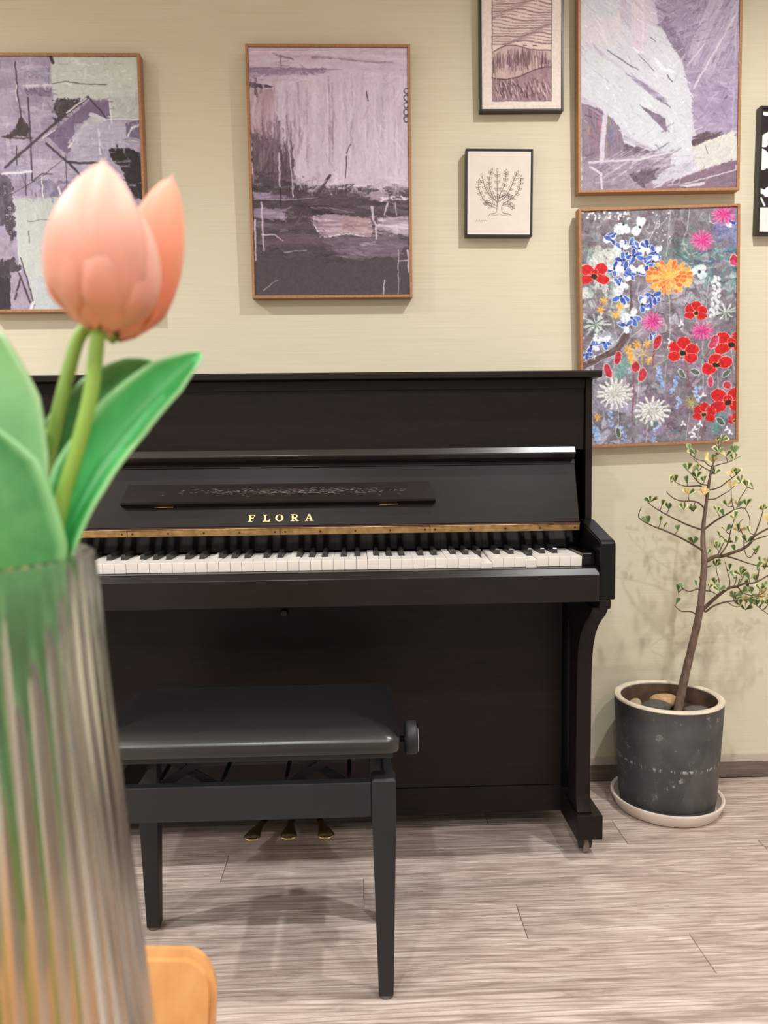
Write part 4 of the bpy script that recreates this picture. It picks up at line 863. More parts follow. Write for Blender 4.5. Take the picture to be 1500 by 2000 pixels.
P_ = [(.125+.012*i, .835+.008*sin(i*2.3)-.004*(i % 3)) for i in range(17)]; c.stroke(P_, .006, (150, 138, 130), None, .8)
CV_D = c
# --- framed black print with white organic shapes
c = Cv(150, 190, (46, 38, 42), cm, 150)
c.poly([(0, 0), (1, 0), (1, .8), (0, .8)], (46, 38, 42), (54, 45, 50)); c.poly([(-.1, .8), (1.1, .8), (1.1, 1.1), (-.1, 1.1)], (236, 226, 220), (240, 230, 224))
for i in range(46): x, y = U(0, 1), U(.03, .74); a = U(0, 180); c.oval(x, y, U(.04, .09), U(.015, .04), a, (240, 236, 232))
c.oval(.02, .27, .05, .04, 20, (240, 236, 232)); c.oval(.03, .45, .04, .05, 60, (240, 236, 232)); c.stroke([(.01, .72), (.05, .78)], .02, (240, 236, 232))
CV_G = c

picture('abstract_painting', (-.0609, 1.647, .4181, .6294, .0012, .0138), .032, CV_B, 'framed mauve abstract painting, pale on top and dark below, above the lettered piano', 'painting', M['oakframe'], .0072, .0035)
picture('abstract_painting', (-.7434, 1.6209, .4132, .6411, .0019, -.0), .032, CV_A, 'framed abstract painting of pale grey blocks and black scratches, behind the tulip', 'painting', M['oakframe'], .0072, .0035)
picture('abstract_painting', (.7939, 1.9154, .4276, .63, .0145, .014), .032, CV_E, 'framed abstract painting of sweeping pale grey and violet strokes above the flower painting', 'painting', M['oakframe'], .0072, .0035)
picture('flower_painting', (.8045, 1.2494, .4277, .6227, .027, .0182), .032, CV_F, 'framed colourful painting of red poppies, blue blossoms and white daisies', 'painting', M['oakframe'], .0072, .0035)
picture('framed_print', (.436, 1.9605, .2182, .31, .0087, .02), .025, CV_C, 'black framed woodcut style print of wavy lines on cream paper', 'picture', M['blackframe'], .0058, .003, (.96, .99, 1.04), 'print')
picture('framed_print', (.3781, 1.5997, .1761, .2207, -.0058, .013), .025, CV_D, 'small black framed ink drawing of a leafy tree', 'picture', M['blackframe'], .0048, .003, (.96, .99, 1.04), 'print')
picture('framed_print', (1.1961, 1.6561, .26, .3277, -.005, 0), .025, CV_G, 'black framed dark print with white shapes, cut by the right edge of the photo', 'picture', M['blackframe'], .0065, .003, (.96, .99, 1.04), 'print')
# ------------------------------------------------------------------ potted tree
PX, PY = .792, -.166
sau = lathe('saucer', [(0, .0), (.122, 0), (.128, .003), (.137, .022), (.141, .031), (.1405, .0345), (.137, .0355), (.1325, .033), (.127, .018), (.12, .0085), (0, .0085)], (PX, PY, .0005), plain('saucer_cream', (226, 212, 200), .4, vary=.06, scale=12), None, 72)
tag(recentre(sau), 'cream glazed round saucer on the floor under the grey pot', 'saucer')
pt = thing('potted_tree', (PX, PY, .0092), 'small variegated-leaf tree in a worn charcoal pot beside the piano', 'potted plant')
m = N('pot_charcoal'); v = m.coord('Object', (1, 1, 1)); f1 = m.noise(v, 9, 6, .6); f2 = m.noise(v, 34, 6, .75); f3 = m.noise(m.coord('Object', (1, 1, .35)), 14, 4, .6)
c = m.ramp(f1, [(.3, (54, 54, 56)), (.7, (86, 85, 86))]); c = m.mix(m.ramp(f2, [(.60, G4(0)), (.68, G4(.7))]), c, (170, 166, 162))
sp = m.n('ShaderNodeSeparateXYZ'); m.l(m.coord('Object'), sp.inputs[0]); band = m.ramp(sp.outputs[2], [(.128, G4(0)), (.131, G4(.9)), (.133, G4(.9)), (.136, G4(0))]); fb = m.ramp(m.noise(m.coord('Object', (1, 1, .3)), 110, 3), [(.52, G4(0)), (.58, G4(1))]); c = m.mix(m.mix(1., band, fb, 'MULTIPLY'), c, (196, 192, 186)); c = m.mix(m.ramp(f3, [(.5, G4(0)), (.8, G4(.5))]), c, (112, 108, 106))
m.col(c).set(Roughness=.62); m.bump(f2, .25, .001); M['pot'] = m.m
M['potrim'] = plain('pot_rim', (226, 214, 194), .6, vary=.16, scale=40, bump=.2)
m = N('pot_inside'); f = m.noise(m.coord('Object', (1, 1, 1)), 22, 5, .6); m.col(m.ramp(f, [(.3, (66, 48, 38)), (.7, (116, 88, 70))])).set(Roughness=.85); M['potin'] = m.m
lathe('pot_body', [(0, .0), (.112, 0), (.1175, .003), (.1185, .016), (.117, .021), (.121, .028), (.126, .12), (.1315, .22), (.134, .276), (.1345, .2785), (.1185, .2785), (.117, .262), (.110, .02), (0, .02)], (PX, PY, .0092), M['pot'], pt, 72)
lathe('pot_rim', [(.1185, .2790), (.1345, .2790), (.1352, .281), (.1335, .2845), (.128, .286), (.1215, .285), (.1180, .282)], (PX, PY, .0092), M['potrim'], pt, 72, closed=True)
lathe('pot_lining', [(.1092, .024), (.1163, .256), (.1175, .276), (.1168, .276), (.1155, .256), (.1085, .024)], (PX, PY, .0092), M['potin'], pt, 64, closed=True)
m = N('soil'); f = m.noise(m.coord('Object', (1, 1, 1)), 90, 5, .7); m.col(m.ramp(f, [(.3, (44, 32, 25)), (.7, (92, 70, 55))])).set(Roughness=.95); m.bump(f, .8, .004); M['soil'] = m.m
lathe('soil', [(0, .238), (.1145, .236), (.1140, .22), (0, .22)], (PX, PY, .0092), M['soil'], pt, 40)
sz = .0092+.238
def stone(px, Y, rx, ry, rz, c1, label, seed):
    bm = bmesh.new(); bmesh.ops.create_icosphere(bm, subdivisions=3, radius=1); q = random.Random(seed); k = [q.uniform(0, 6) for _ in range(6)]
    for v in bm.verts:
        d = 1+.10*sin(2.1*v.co.x+k[0])*cos(1.7*v.co.y+k[1])+.07*sin(3.3*v.co.z+k[2]+2*v.co.x)+.03*sin(7*v.co.y+k[3]); v.co = Vector((v.co.x*rx*d, v.co.y*ry*d, v.co.z*rz*d+rz))
    zb = min(v.co.z for v in bm.verts)
    for v in bm.verts: v.co.z -= zb
    mm = N('stone'); f = mm.noise(mm.coord('Object', (1, 1, 1)), 60, 6, .7); mm.col(mm.ramp(f, [(.3, tuple(int(x*.68) for x in c1)), (.7, c1)])).set(Roughness=.8); mm.bump(f, .4, .003)
    o = finbm('stone', bm, mm.m, None, True); o.location = (px, Y, sz-.002); tag(o, label, 'stone', 'stones in the pot')
stone(PX-.045, PY-.018, .043, .03, .019, (96, 92, 86), 'dark mottled stone in the pot, left of the trunk', 1)
stone(PX+.004, PY+.042, .04, .028, .02, (222, 178, 132), 'tan stone in the pot behind the trunk', 2)
stone(PX+.062, PY-.038, .034, .026, .018, (112, 106, 96), 'grey stone in the pot, right of the trunk', 3)
stone(PX-.085, PY+.002, .018, .022, .02, (206, 182, 150), 'pale stone at the left rim of the pot', 4)
stone(PX-.02, PY-.062, .028, .02, .014, (84, 78, 72), 'dark stone at the front of the pot', 5)
# bark
m = N('bark'); f = m.noise(m.coord('Object', (26, 26, 6)), 5, 6, .7); m.col(m.ramp(f, [(.3, (84, 66, 56)), (.7, (140, 118, 104))])).set(Roughness=.85); m.bump(f, .6, .002); M['bark'] = m.m
M['twig'] = plain('twig_bark', (98, 76, 62), .8, vary=.2, scale=60)
def A7(p): return (1240+p[0]/5.769, 840+p[1]/5.769)
def A8(p): return (1300+p[0]/7.5, 1060+p[1]/7.5)
TR = [(1323, 1398), (1327, 1372), (1334, 1338), (1345, 1290), (1357, 1240), (1367, 1190), (1373, 1135), (1376, 1088), (1373, 1066), (1374, 1025), (1379, 985), (1384, 948), (1391, 912), (1402, 878), (1412, 850)]
tr3 = [onY(x, y, PY-.004+.012*sin(i*.9)) for i, (x, y) in enumerate(TR)]
trr = [.0125, .0118, .0108, .0100, .0094, .0090, .0080, .0072, .0066, .0050, .0042, .0036, .0028, .0020, .0014]
trr = np.interp(np.linspace(0, 14, 14*4+1), range(15), trr).tolist()
tp = smooth_pts(tr3, 4); tr_o = tube('trunk', tp, [r*(1+.05*sin(i*2.3)) for i, r in enumerate(trr)], M['bark'], pt, 12)
PIX = [(x, y, PY) for x, y in TR]              # known wood: pixel position -> 3D point, for attaching twigs
WOOD = [(750+FPX*((q-CAM).dot(RT))/((q-CAM).dot(FWD)), 1000-FPX*((q-CAM).dot(UP))/((q-CAM).dot(FWD)), q) for q in tp]
rb = random.Random(21)
def branch(pts, conv, r0, r1, lean):
    px = [conv(p) for p in pts]; n = len(px)
    _, _, q0 = min(WOOD, key=lambda w_: (w_[0]-px[0][0])**2+(w_[1]-px[0][1])**2)
    P3 = [q0]; 
    for i in range(1 if (WOOD and min((w_[0]-px[0][0])**2+(w_[1]-px[0][1])**2 for w_ in WOOD) < 40) else 0, n): P3.append(onY(px[i][0], px[i][1], q0.y+lean*(i/(n-1))))
    S3 = smooth_pts(P3, 4); k = len(S3)
    tube('branch', S3, [r0+(r1-r0)*(i/(k-1)) for i in range(k)], M['twig'], pt, 7)
    for q in S3: d = q-CAM; WOOD.append((750+FPX*d.dot(RT)/d.dot(FWD), 1000-FPX*d.dot(UP)/d.dot(FWD), q))
B7 = [([(770, 1370), (640, 1280), (480, 1195), (330, 1130), (190, 1075), (45, 985), (75, 865)], .0030, .0010, -.05),
 ([(755, 1140), (600, 1070), (480, 1015), (380, 965), (280, 910), (190, 850), (140, 810)], .0026, .0010, .04), ([(775, 870), (720, 820), (640, 800), (540, 800), (450, 775), (370, 715), (362, 690)], .0022, .0009, -.06),
 ([(815, 655), (740, 630), (650, 630), (560, 630), (480, 600), (440, 570)], .0020, .0008, .05), ([(830, 610), (740, 605), (690, 560), (640, 500), (580, 440)], .0018, .0008, -.04), ([(850, 470), (790, 430), (720, 380), (660, 320)], .0017, .0008, .04), ([(870, 430), (820, 390), (780, 350), (700, 330), (630, 280)], .0016, .0008, -.05),
 ([(890, 420), (960, 385), (1040, 365), (1100, 340), (1190, 295)], .0017, .0007, .05), ([(870, 670), (960, 640), (1040, 580), (1120, 520), (1190, 450)], .0020, .0008, -.06), ([(825, 795), (900, 775), (1000, 720), (1080, 670), (1150, 590)], .0020, .0008, .06),
 ([(780, 1100), (870, 1050), (960, 990), (1050, 940), (1120, 900), (1230, 880), (1290, 980), (1295, 1080)], .0028, .0008, -.08), ([(1110, 900), (1090, 790), (1085, 670)], .0012, .0008, 0), ([(1150, 885), (1175, 790), (1230, 700), (1270, 640)], .0013, .0008, -.02),
 ([(780, 1470), (900, 1425), (1000, 1415), (1100, 1380), (1230, 1330), (1310, 1260), (1340, 1200), (1500, 1110), (1640, 1060)], .0055, .0018, -.07), ([(1340, 1190), (1390, 1080), (1430, 960), (1450, 870)], .0020, .0009, .02), ([(1320, 1250), (1420, 1210), (1540, 1180), (1640, 1170)], .0018, .0009, .04), ([(920, 1415), (985, 1300), (1010, 1240), (965, 1185)], .0015, .0009, .03), ([(960, 1420), (1040, 1290), (1080, 1130), (1110, 1040)], .0017, .0009, -.04), ([(1220, 1330), (1225, 1200), (1170, 1070), (1220, 1000)], .0016, .0008, .03),
 ([(1000, 1420), (1130, 1450), (1260, 1495), (1400, 1530), (1560, 1540)], .0022, .0011, .06), ([(1230, 1330), (1260, 1420), (1310, 1430), (1350, 1360), (1385, 1330)], .0012, .0008, -.03)]
for a in B7: branch(a[0], A7, *a[1:])
B8 = [([(500, 685), (430, 690), (350, 715), (280, 690), (235, 650)], .0020, .0009, -.05), ([(470, 1030), (370, 1010), (240, 1005), (170, 960), (130, 910)], .0022, .0009, .03), ([(560, 960), (680, 850), (800, 750), (930, 660), (1050, 640)], .0058, .0030, -.05), ([(930, 665), (940, 560), (900, 400), (870, 280)], .0016, .0008, .02), ([(585, 1010), (680, 940), (800, 890), (930, 860), (1050, 850), (1200, 830)], .0030, .0014, .05), ([(1040, 645), (1150, 600), (1280, 590), (1400, 540), (1500, 480), (1620, 430)], .0028, .0014, .0), ([(900, 870), (980, 920), (1030, 935)], .0012, .0007, .01), ([(590, 700), (680, 720), (760, 770)], .0018, .0010, .02), ([(800, 760), (780, 540), (750, 440), (740, 350)], .0014, .0009, .04), ([(1200, 830), (1340, 925), (1420, 990), (1520, 1060)], .0014, .0008, .03), ([(1350, 570), (1360, 470), (1370, 340)], .0014, .0009, .01), ([(600, 375), (670, 335)], .0018, .0012, .01), ([(1000, 640), (1030, 560), (1040, 470)], .0013, .0008, .01), ([(1060, 640), (1140, 500)], .0013, .0008, -.01), ([(520, 540), (495, 500)], .0028, .0018, -.005), ([(1050, 640), (1120, 720), (1200, 760), (1330, 780)], .0020, .0010, -.04)]
for a in B8: branch(a[0], A8, *a[1:])
# leaves: notched triangular blades, green centre with a cream margin, and cream-yellow ones
def leafmat(name, mid, edge, lo, hi):
    m = N(name); at = m.n('ShaderNodeAttribute', _attribute_name='edge'); f = m.noise(m.coord('Object', (1, 1, 1), True), 160, 3)
    ad = m.n('ShaderNodeMath', _operation='ADD'); sc = m.n('ShaderNodeMath', _operation='MULTIPLY_ADD'); m.l(f, sc.inputs[0]); sc.inputs[1].default_value = .5; sc.inputs[2].default_value = -.25
    m.l(at.outputs['Fac'], ad.inputs[0]); m.l(sc.outputs[0], ad.inputs[1])
    m.col(m.ramp(ad.outputs[0], [(lo, mid), (hi, edge)])).set(Roughness=.45); m.set(Subsurface_Weight=.0); return m.m
LM = [leafmat('leaf_variegated', (70, 104, 58), (230, 222, 160), .5, .74), leafmat('leaf_green', (96, 126, 78), (184, 190, 136), .6, .95), leafmat('leaf_cream', (216, 184, 112), (240, 226, 172), .3, .9)]
def leaf_mesh(mi, seed):
    q = random.Random(seed); L = 1.; V = []; E_ = []; Fc = []; nl, nw = 6, 6
    prof = [(0, .03), (.2, .13), (.45, .27), (.7, .38), (.88, .37), (1., .2)]
    bend = q.uniform(-.25, .25); cup = q.uniform(.1, .4)
    for i, (s_, w_) in enumerate(prof):
        for k in range(nw+1):
            u = -1+2*k/nw; notch = -.10*max(0, 1-abs(u)*2.2)*(s_ == 1.)-.1*max(0, abs(u)-.6)*(s_ == 1)
            V.append((u*w_, s_+notch, bend*s_*s_+cup*w_*u*u)); E_.append(max(abs(u), (s_-.62)/.38 if s_ > .62 else 0))
    for i in range(len(prof)-1):
        for k in range(nw): a = i*(nw+1)+k; Fc.append((a, a+1, a+nw+2, a+nw+1))
    me = bpy.data.meshes.new('leaf'); me.from_pydata(V, [], Fc)
    at = me.attributes.new('edge', 'FLOAT', 'POINT'); at.data.foreach_set('value', E_)
    for p in me.polygons: p.use_smooth = True
    me.materials.append(LM[mi]); return me
LMESH = [[leaf_mesh(mi, 10*mi+k) for k in range(4)] for mi in range(3)]
C7 = [(690, 240, 3), (620, 190, 1), (1120, 215, 3), (1100, 300, 2), (985, 90, 3), (950, 150, 2), (940, 220, 2), (1015, 260, 12), (870, 330, 13), (780, 300, 11), (580, 420, 2), (640, 440, 12), (705, 420, 1), (770, 545, 3), (600, 570, 1), (465, 540, 2), (395, 545, 1), (900, 455, 3), (1070, 475, 12), (1150, 470, 2), (1080, 600, 13), (1190, 550, 2), (1270, 600, 2), (1330, 620, 1), (610, 690, 13), (780, 690, 13), (170, 770, 3), (300, 815, 2), (390, 850, 2), (650, 880, 3), (140, 1010, 3), (290, 990, 2), (320, 1070, 1), (470, 1100, 2), (670, 1240, 2), (935, 890, 2), (1040, 820, 12), (1265, 815, 3), (1160, 830, 2), (1120, 960, 3), (1000, 930, 2), (1440, 860, 4), (1490, 1000, 12), (1310, 1120, 2), (1160, 1100, 13), (1035, 1100, 2), (1070, 1230, 4), (1130, 1230, 2), (960, 1170, 1), (1270, 1220, 3), (930, 1300, 3), (1130, 1320, 2), (1370, 1350, 2), (830, 1360, 2), (900, 1490, 3), (550, 860, 2), (690, 500, 2), (1560, 980, 3), (1580, 1120, 3), (1600, 1250, 2)]
C8 = [(735, 290, 3), (1090, 420, 3), (1150, 450, 2), (1230, 500, 2), (1010, 450, 1), (265, 640, 1), (190, 685, 1), (150, 860, 1), (440, 600, 1), (715, 560, 2), (770, 650, 3), (1000, 740, 4), (1050, 780, 3), (1190, 700, 3), (1265, 690, 3), (1310, 800, 3), (1190, 830, 13), (1320, 870, 3), (1430, 800, 13), (1470, 730, 13), (1320, 510, 2), (1390, 640, 2), (1100, 870, 3), (1180, 930, 3), (1400, 240, 1), (1490, 240, 13), (1340, 330, 2), (1440, 340, 2), (920, 350, 1), (1340, 110, 1), (640, 620, 2), (1140, 760, 2), (1250, 850, 2), (1400, 860, 2), (1480, 850, 3), (1060, 580, 2), (1200, 610, 2), (1100, 700, 2), (1480, 640, 3), (1560, 560, 3), (1560, 760, 3)]
nleaf = 0
for lst, conv in ((C7, A7), (C8, A8)):
    for (x, y, n) in lst:
        cream = n > 9; n = n % 10; px, py = conv((x, y))
        # the twig end sits a little below the cluster
        bx, by = px+rb.uniform(-2, 2), py+7
        d2, q0 = min(((w_[0]-bx)**2+(w_[1]-by)**2, i) for i, w_ in enumerate(WOOD)); q0 = WOOD[q0][2]
        yy = q0.y+rb.uniform(-.012, .012); e = onY(bx, by, yy)
        if d2 > 9:
            mid = (q0+e)/2+Vector((rb.uniform(-.003, .003), 0, -.002)); tube('twig', smooth_pts([q0, mid, e], 3), [.0012]*4+[.0009]*3, M['twig'], pt, 6)
        for k in range(n):
            mi = 2 if cream and rb.random() < .75 else (1 if rb.random() < .35 else 0)
            me = rb.choice(LMESH[mi]); o = bpy.data.objects.new('leaf', me); COL.objects.link(o); o.parent = pt
            spread = (k-(n-1)/2)*rb.uniform(.55, .85)+rb.uniform(-.2, .2)
            sz_ = rb.uniform(.0165, .0225)*(1 if n < 4 else .9)
            rot = Matrix.Rotation(rb.uniform(-.9, .9), 4, 'Z') @ Matrix.Rotation(spread, 4, 'Y') @ Matrix.Rotation(radians(90)+rb.uniform(-.75, .5), 4, 'X') @ Matrix.Rotation(rb.uniform(-.5, .5), 4, 'Y')
            o.matrix_local = Matrix.Translation(e-ORG[pt]) @ rot @ Matrix.Diagonal((sz_*.82, sz_*1.05, sz_, 1)); nleaf += 1

# ------------------------------------------------------------------ foreground: table, chair, vase, tulips
TZ = .64
tb = thing('cafe_table', (-.1, -2.1, 0), 'small wooden table under the tulip vase, below the picture edge', 'table')
V = []
ringstack('table_top', (-.1, -2.11), .42, .345, .03, [(.004, TZ-.026), (0, TZ-.022), (0, TZ-.004), (.004, TZ)], M['tablewood'], tb)
for sx in (-1, 1):
    for sy in (-1, 1): tube('leg', [(-.1+sx*.36, -2.11+sy*.285, 0), (-.1+sx*.34, -2.11+sy*.27, TZ-.026)], [.014, .02], M['tablewood'], tb, 14)
# chair seen past the vase: low bent-wood back
ctop = onD(300, 1868, .5); cr = onD(428, 1905, .5); CXR, CZT, CY = cr.x, ctop.z+.003, ctop.y
CW = .42; CX = CXR-CW/2
ch = thing('wooden_chair', (CX, CY-.18, 0), 'low orange-brown bent wood chair with rounded back, partly hidden by the vase', 'chair')
def panel(name, hw, z0, z1, rad, y, bow, th, mat, par):
    # rounded rectangle bent in plan
    n = 8; out = []
    for cx_, cz_, a0 in ((hw-rad, z1-rad, 0), (-hw+rad, z1-rad, pi/2), (-hw+rad, z0+rad, pi), (hw-rad, z0+rad, 1.5*pi)):
        for k in range(n+1): a = a0+pi/2*k/n; out.append((cx_+rad*cos(a), cz_+rad*sin(a)))
    bm = bmesh.new(); fr = [bm.verts.new((x, 0, z)) for x, z in out]; f_ = bm.faces.new(fr)
    r = bmesh.ops.extrude_face_region(bm, geom=[f_])
    for v in r['geom']:
        if isinstance(v, bmesh.types.BMVert): v.co.y += th
    for k in range(1, 16):
        x = -hw+2*hw*k/16; bmesh.ops.bisect_plane(bm, geom=bm.verts[:]+bm.edges[:]+bm.faces[:], plane_co=(x, 0, 0), plane_no=(1, 0, 0))
    for k in range(1, 6):
        z = z0+(z1-z0)*k/6; bmesh.ops.bisect_plane(bm, geom=bm.verts[:]+bm.edges[:]+bm.faces[:], plane_co=(0, 0, z), plane_no=(0, 0, 1))
    es = [e for e in bm.edges if e.calc_face_angle(0) > 1.]
    bmesh.ops.bevel(bm, geom=es, offset=th*.35, segments=2, affect='EDGES')
    for v in bm.verts: v.co.y += y-bow*(v.co.x/hw)**2+.045*((v.co.z-z0)/(z1-z0))**2-.045; v.co.x += CX
    o = finbm(name, bm, mat, par, True); autosm(o, 35); return o
panel('backrest', CW/2, .47, CZT, .022, CY+.004, .008, .012, M['chairwood'], ch)
ringstack('seat', (CX, CY-.20), .2, .19, .06, [(.005, .385), (0, .389), (0, .396), (.005, .4)], M['chairwood'], ch)
for sx in (-1, 1):
    tube('back_post', [(CX+sx*.13, CY-.03, .385), (CX+sx*.13, CY-.004, .50), (CX+sx*.13, CY+.012, .54)], .009, M['chairwood'], ch, 12)
    for sy, y in ((1, CY-.06), (-1, CY-.35)): tube('leg', [(CX+sx*.185, y+sy*.03, 0), (CX+sx*.15, y, .388)], [.009, .013], M['chairwood'], ch, 12)
# vase: fluted clear glass, wider at the foot
rc = onD(-120, 1093, .27); VX, VY, VZ = rc.x, rc.y, rc.z
m = N('vase_glass'); m.col((240, 243, 241)).set(Roughness=.12, Transmission_Weight=1., IOR=1.47); M['glass'] = m.m
Hv = VZ-TZ; NF = 56; NA = NF*6; V = []; Fc = []
prof = []
for i in range(15): t = i/14; prof.append((.0515+.0205*(1-t)**1.15, TZ+.0006+Hv*t, 1.))
out_n = len(prof)
inner = [(r-.0036, z, 0.) for r, z, _ in prof[::-1] if z > TZ+.012]
prof = [(.068, TZ+.0003, 0.)]+prof+[(prof[-1][0]-.0018, VZ+.0012, 0.)]+inner+[(inner[-1][0]-.01, TZ+.012, 0)]
for r, z, fl in prof:
    for k in range(NA):
        a = 2*pi*k/NA; rr = r+fl*.0007*(abs(cos(NF*a/2))-.5)*2*(min(1, (VZ-z)/.006)); V.append((VX+rr*cos(a), VY+rr*sin(a), z))
for i in range(len(prof)-1):
    for k in range(NA): a = i*NA+k; b = i*NA+(k+1) % NA; Fc.append((a, b, b+NA, a+NA))
Fc += [tuple(range(NA-1, -1, -1)), tuple(range((len(prof)-1)*NA, len(prof)*NA))]
vz = mk('glass_vase', V, Fc, M['glass'], None, True); autosm(vz, 45); tag(recentre(vz), 'tall fluted clear glass vase holding tulips, cut by the left edge', 'vase')
# tulips
def petalmat(name, lo, hi, inside):
    m = N(name); at = m.n('ShaderNodeAttribute', _attribute_name='along'); f = m.noise(m.coord('Object', (1, 1, 1)), 70, 3); g = m.n('ShaderNodeNewGeometry')
    c_ = m.ramp(at.outputs['Fac'], [(0, (214, 150, 110)), (.3, lo), (1, hi)]); c_ = m.mix(m.ramp(f, [(.35, G4(0)), (.7, G4(.25))]), c_, (230, 166, 152))
    m.col(c_).set(Roughness=.45, Subsurface_Weight=.35); m.b.inputs['Subsurface Radius'].default_value = (.012, .006, .004); m.b.inputs['Subsurface Scale'].default_value = .3
    return m.m
M['petal'] = petalmat('petal_peach', (222, 148, 132), (238, 184, 168), 0); M['petal2'] = petalmat('petal_coral', (226, 122, 88), (238, 176, 152), 0)
M['stem'] = plain('tulip_stem', (128, 164, 66), .5, vary=.08)
def green(name, a, b, e):
    m = N(name); at = m.n('ShaderNodeAttribute', _attribute_name='edge'); f = m.noise(m.coord('Object', (1, 1, 1)), 60, 3)
    c_ = m.ramp(f, [(.3, a), (.7, b)]); c_ = m.mix(m.ramp(at.outputs['Fac'], [(.72, G4(0)), (.97, G4(.85))]), c_, e); m.col(c_).set(Roughness=.42); m.set(Subsurface_Weight=.1); m.b.inputs['Subsurface Radius'].default_value = (.003, .006, .002); m.b.inputs['Subsurface Scale'].default_value = .3
    return m.m
M['leafA'] = green('tulip_leaf_bright', (48, 152, 74), (70, 172, 92), (152, 204, 146)); M['leafB'] = green('tulip_leaf_pale', (120, 184, 122), (140, 198, 138), (176, 216, 164)); M['leafC'] = green('tulip_leaf_deep', (52, 122, 62), (84, 150, 82), (134, 188, 126))
def addattr(o, name, vals): at = o.data.attributes.new(name, 'FLOAT', 'POINT'); at.data.foreach_set('value', vals)
def bloom(par, base, top, R, turn, petals, mat):
    ax = (top-base); H = ax.length; ax.normalize(); e1 = ax.cross(Vector((0, 1, 0))).normalized(); e2 = ax.cross(e1).normalized()    # e2 points away from / to the camera
    for (ph, hs, wd, rk, flare) in petals:
        V = []; A = []; Fc = []; ns, nw = 18, 12
        for i in range(ns+1):
            s_ = i/ns; r_ = R*rk*(sin(pi*min(1, .12+.62*s_**.85))**.8)*(1-.36*s_**3)*(.25+.75*min(1, s_*5)**.5)+flare*R*s_**3
            w_ = wd*min(1, (s_*6)**.6)*max(.0, 1-s_**3.4)**.55
            for k in range(nw+1):
                u = -1+2*k/nw; a = ph+turn+u*w_; rr = r_*(1+.05*u*u-.05*abs(u)**3*s_+.02*cos(u*9)*(1-s_))
                V.append(base+ax*(H*hs*(s_-.03*u*u*s_))+(e1*cos(a)+e2*sin(a))*max(rr, .0008)); A.append(s_)
        for i in range(ns):
            for k in range(nw): a = i*(nw+1)+k; Fc.append((a, a+1, a+nw+2, a+nw+1))
        o = mk('petal', V, Fc, mat, par, True); addattr(o, 'along', A)
        so = o.modifiers.new('solid', 'SOLIDIFY'); so.thickness = .0007
def tleaf(par, ctr, hws, nrm_tilt, cup, mat, asym=0):
    P3 = smooth_pts([onD(*p) for p in ctr], 6); n = len(P3); hw = np.interp(np.linspace(0, len(hws)-1, n), range(len(hws)), hws)
    V = []; E_ = []; Fc = []; nw = 12
    for i, p in enumerate(P3):
        tng = (P3[min(i+1, n-1)]-P3[max(i-1, 0)]).normalized(); dep = (p-CAM).length; vd = (CAM-p).normalized()
        side = tng.cross(vd).normalized(); nr = side.cross(tng).normalized(); nr = nr if nr.dot(vd) > 0 else -nr
        side, nr = side*cos(nrm_tilt)+nr*sin(nrm_tilt), nr*cos(nrm_tilt)-side*sin(nrm_tilt)
        h_ = hw[i]*dep/FPX
        for k in range(nw+1):
            u = -1+2*k/nw; V.append(p+side*h_*u*(1-.12*abs(u)*cup)+nr*h_*cup*(u*u*(1+asym*u))); E_.append(abs(u))
    for i in range(n-1):
        for k in range(nw): a = i*(nw+1)+k; Fc.append((a, a+1, a+nw+2, a+nw+1))
    o = mk('leaf', V, Fc, mat, par, True); addattr(o, 'edge', E_); so = o.modifiers.new('solid', 'SOLIDIFY'); so.thickness = .0009
    return o
def stem(par, pts, r): tube('stem', smooth_pts(pts, 6), r, M['stem'], par, 14)
foot = Vector((VX, VY, TZ+.016))
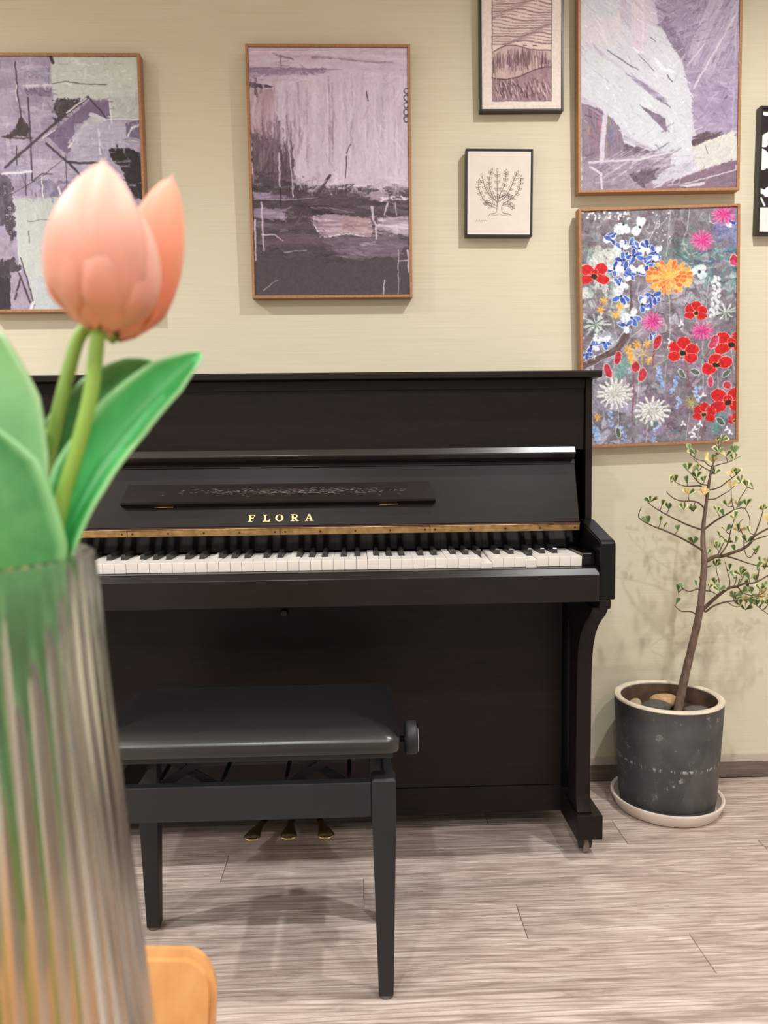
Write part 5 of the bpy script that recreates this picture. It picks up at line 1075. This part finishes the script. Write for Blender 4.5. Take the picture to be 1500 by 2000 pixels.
# front tulip
t1 = thing('tulip', foot+Vector((.012, .004, 0)), 'peach tulip with closed bloom nearest the camera, in the glass vase', 'tulip', 'tulips in the vase')
b1, p1 = onD(190, 648, .272), onD(224, 334, .27)
stem(t1, [foot+Vector((.03, -.01, .001)), onD(60, 1500, .272), onD(98, 1120, .27), onD(120, 985, .27), onD(150, 880, .27), onD(178, 765, .271), onD(192, 640, .272)], .0026)
bloom(t1, b1, p1, .0205, radians(88), [(0, 1., 1.15, 1.02, .0), (2.1, .78, 1.2, .98, .0), (-2.1, .84, 1.2, .98, .0), (1.1, .77, 1.1, .97, .1), (-1.1, .86, 1.1, .97, .0), (3.14, .8, 1., .9, 0)], M['petal'])
tleaf(t1, [(95, 1230, .268), (112, 1085, .272), (160, 940, .277), (245, 822, .283), (325, 742, .288), (392, 690, .292)], [14, 30, 52, 52, 40, 3], .25, .55, M['leafA'], .3)
tleaf(t1, [(60, 1010, .292), (90, 885, .296), (140, 812, .298), (200, 755, .30), (255, 722, .302), (298, 709, .303)], [8, 24, 32, 32, 22, 3], -.2, .35, M['leafC'])
# second tulip, mostly behind the first
t2 = thing('tulip', foot+Vector((-.012, .01, 0)), 'coral-edged tulip half hidden behind the front bloom, in the glass vase', 'tulip', 'tulips in the vase')
b2, p2 = onD(226, 666, .296), onD(300, 345, .300)
stem(t2, [foot+Vector((-.01, .02, .001)), onD(20, 1500, .285), onD(62, 1120, .286), onD(84, 950, .288), onD(104, 850, .29), (onD(128, 750, .292)), onD(156, 655, .294), onD(190, 640, .296), b2+Vector((0, 0, .001))], .0026)
bloom(t2, b2, p2, .0175, radians(90), [(-.5, .80, 1.05, 1.0, .0), (-1.75, .8, 1.1, .95, 0), (2.3, .8, 1.1, .95, .0), (.95, 1., 1.0, 1.05, .12), (-1.35, .8, .9, .9, 0), (2.9, .8, 1., .9, 0)], M['petal2'])
tleaf(t2, [(70, 1090, .283), (58, 920, .281), (22, 800, .279), (-34, 690, .277), (-80, 620, .276)], [14, 34, 58, 52, 4], .3, .3, M['leafB'])
tleaf(t2, [(40, 1800, .268), (46, 1450, .264), (48, 1230, .258), (34, 1080, .256), (-14, 930, .255), (-90, 800, .255)], [4, 14, 46, 80, 76, 6], -.15, .35, M['leafC'])
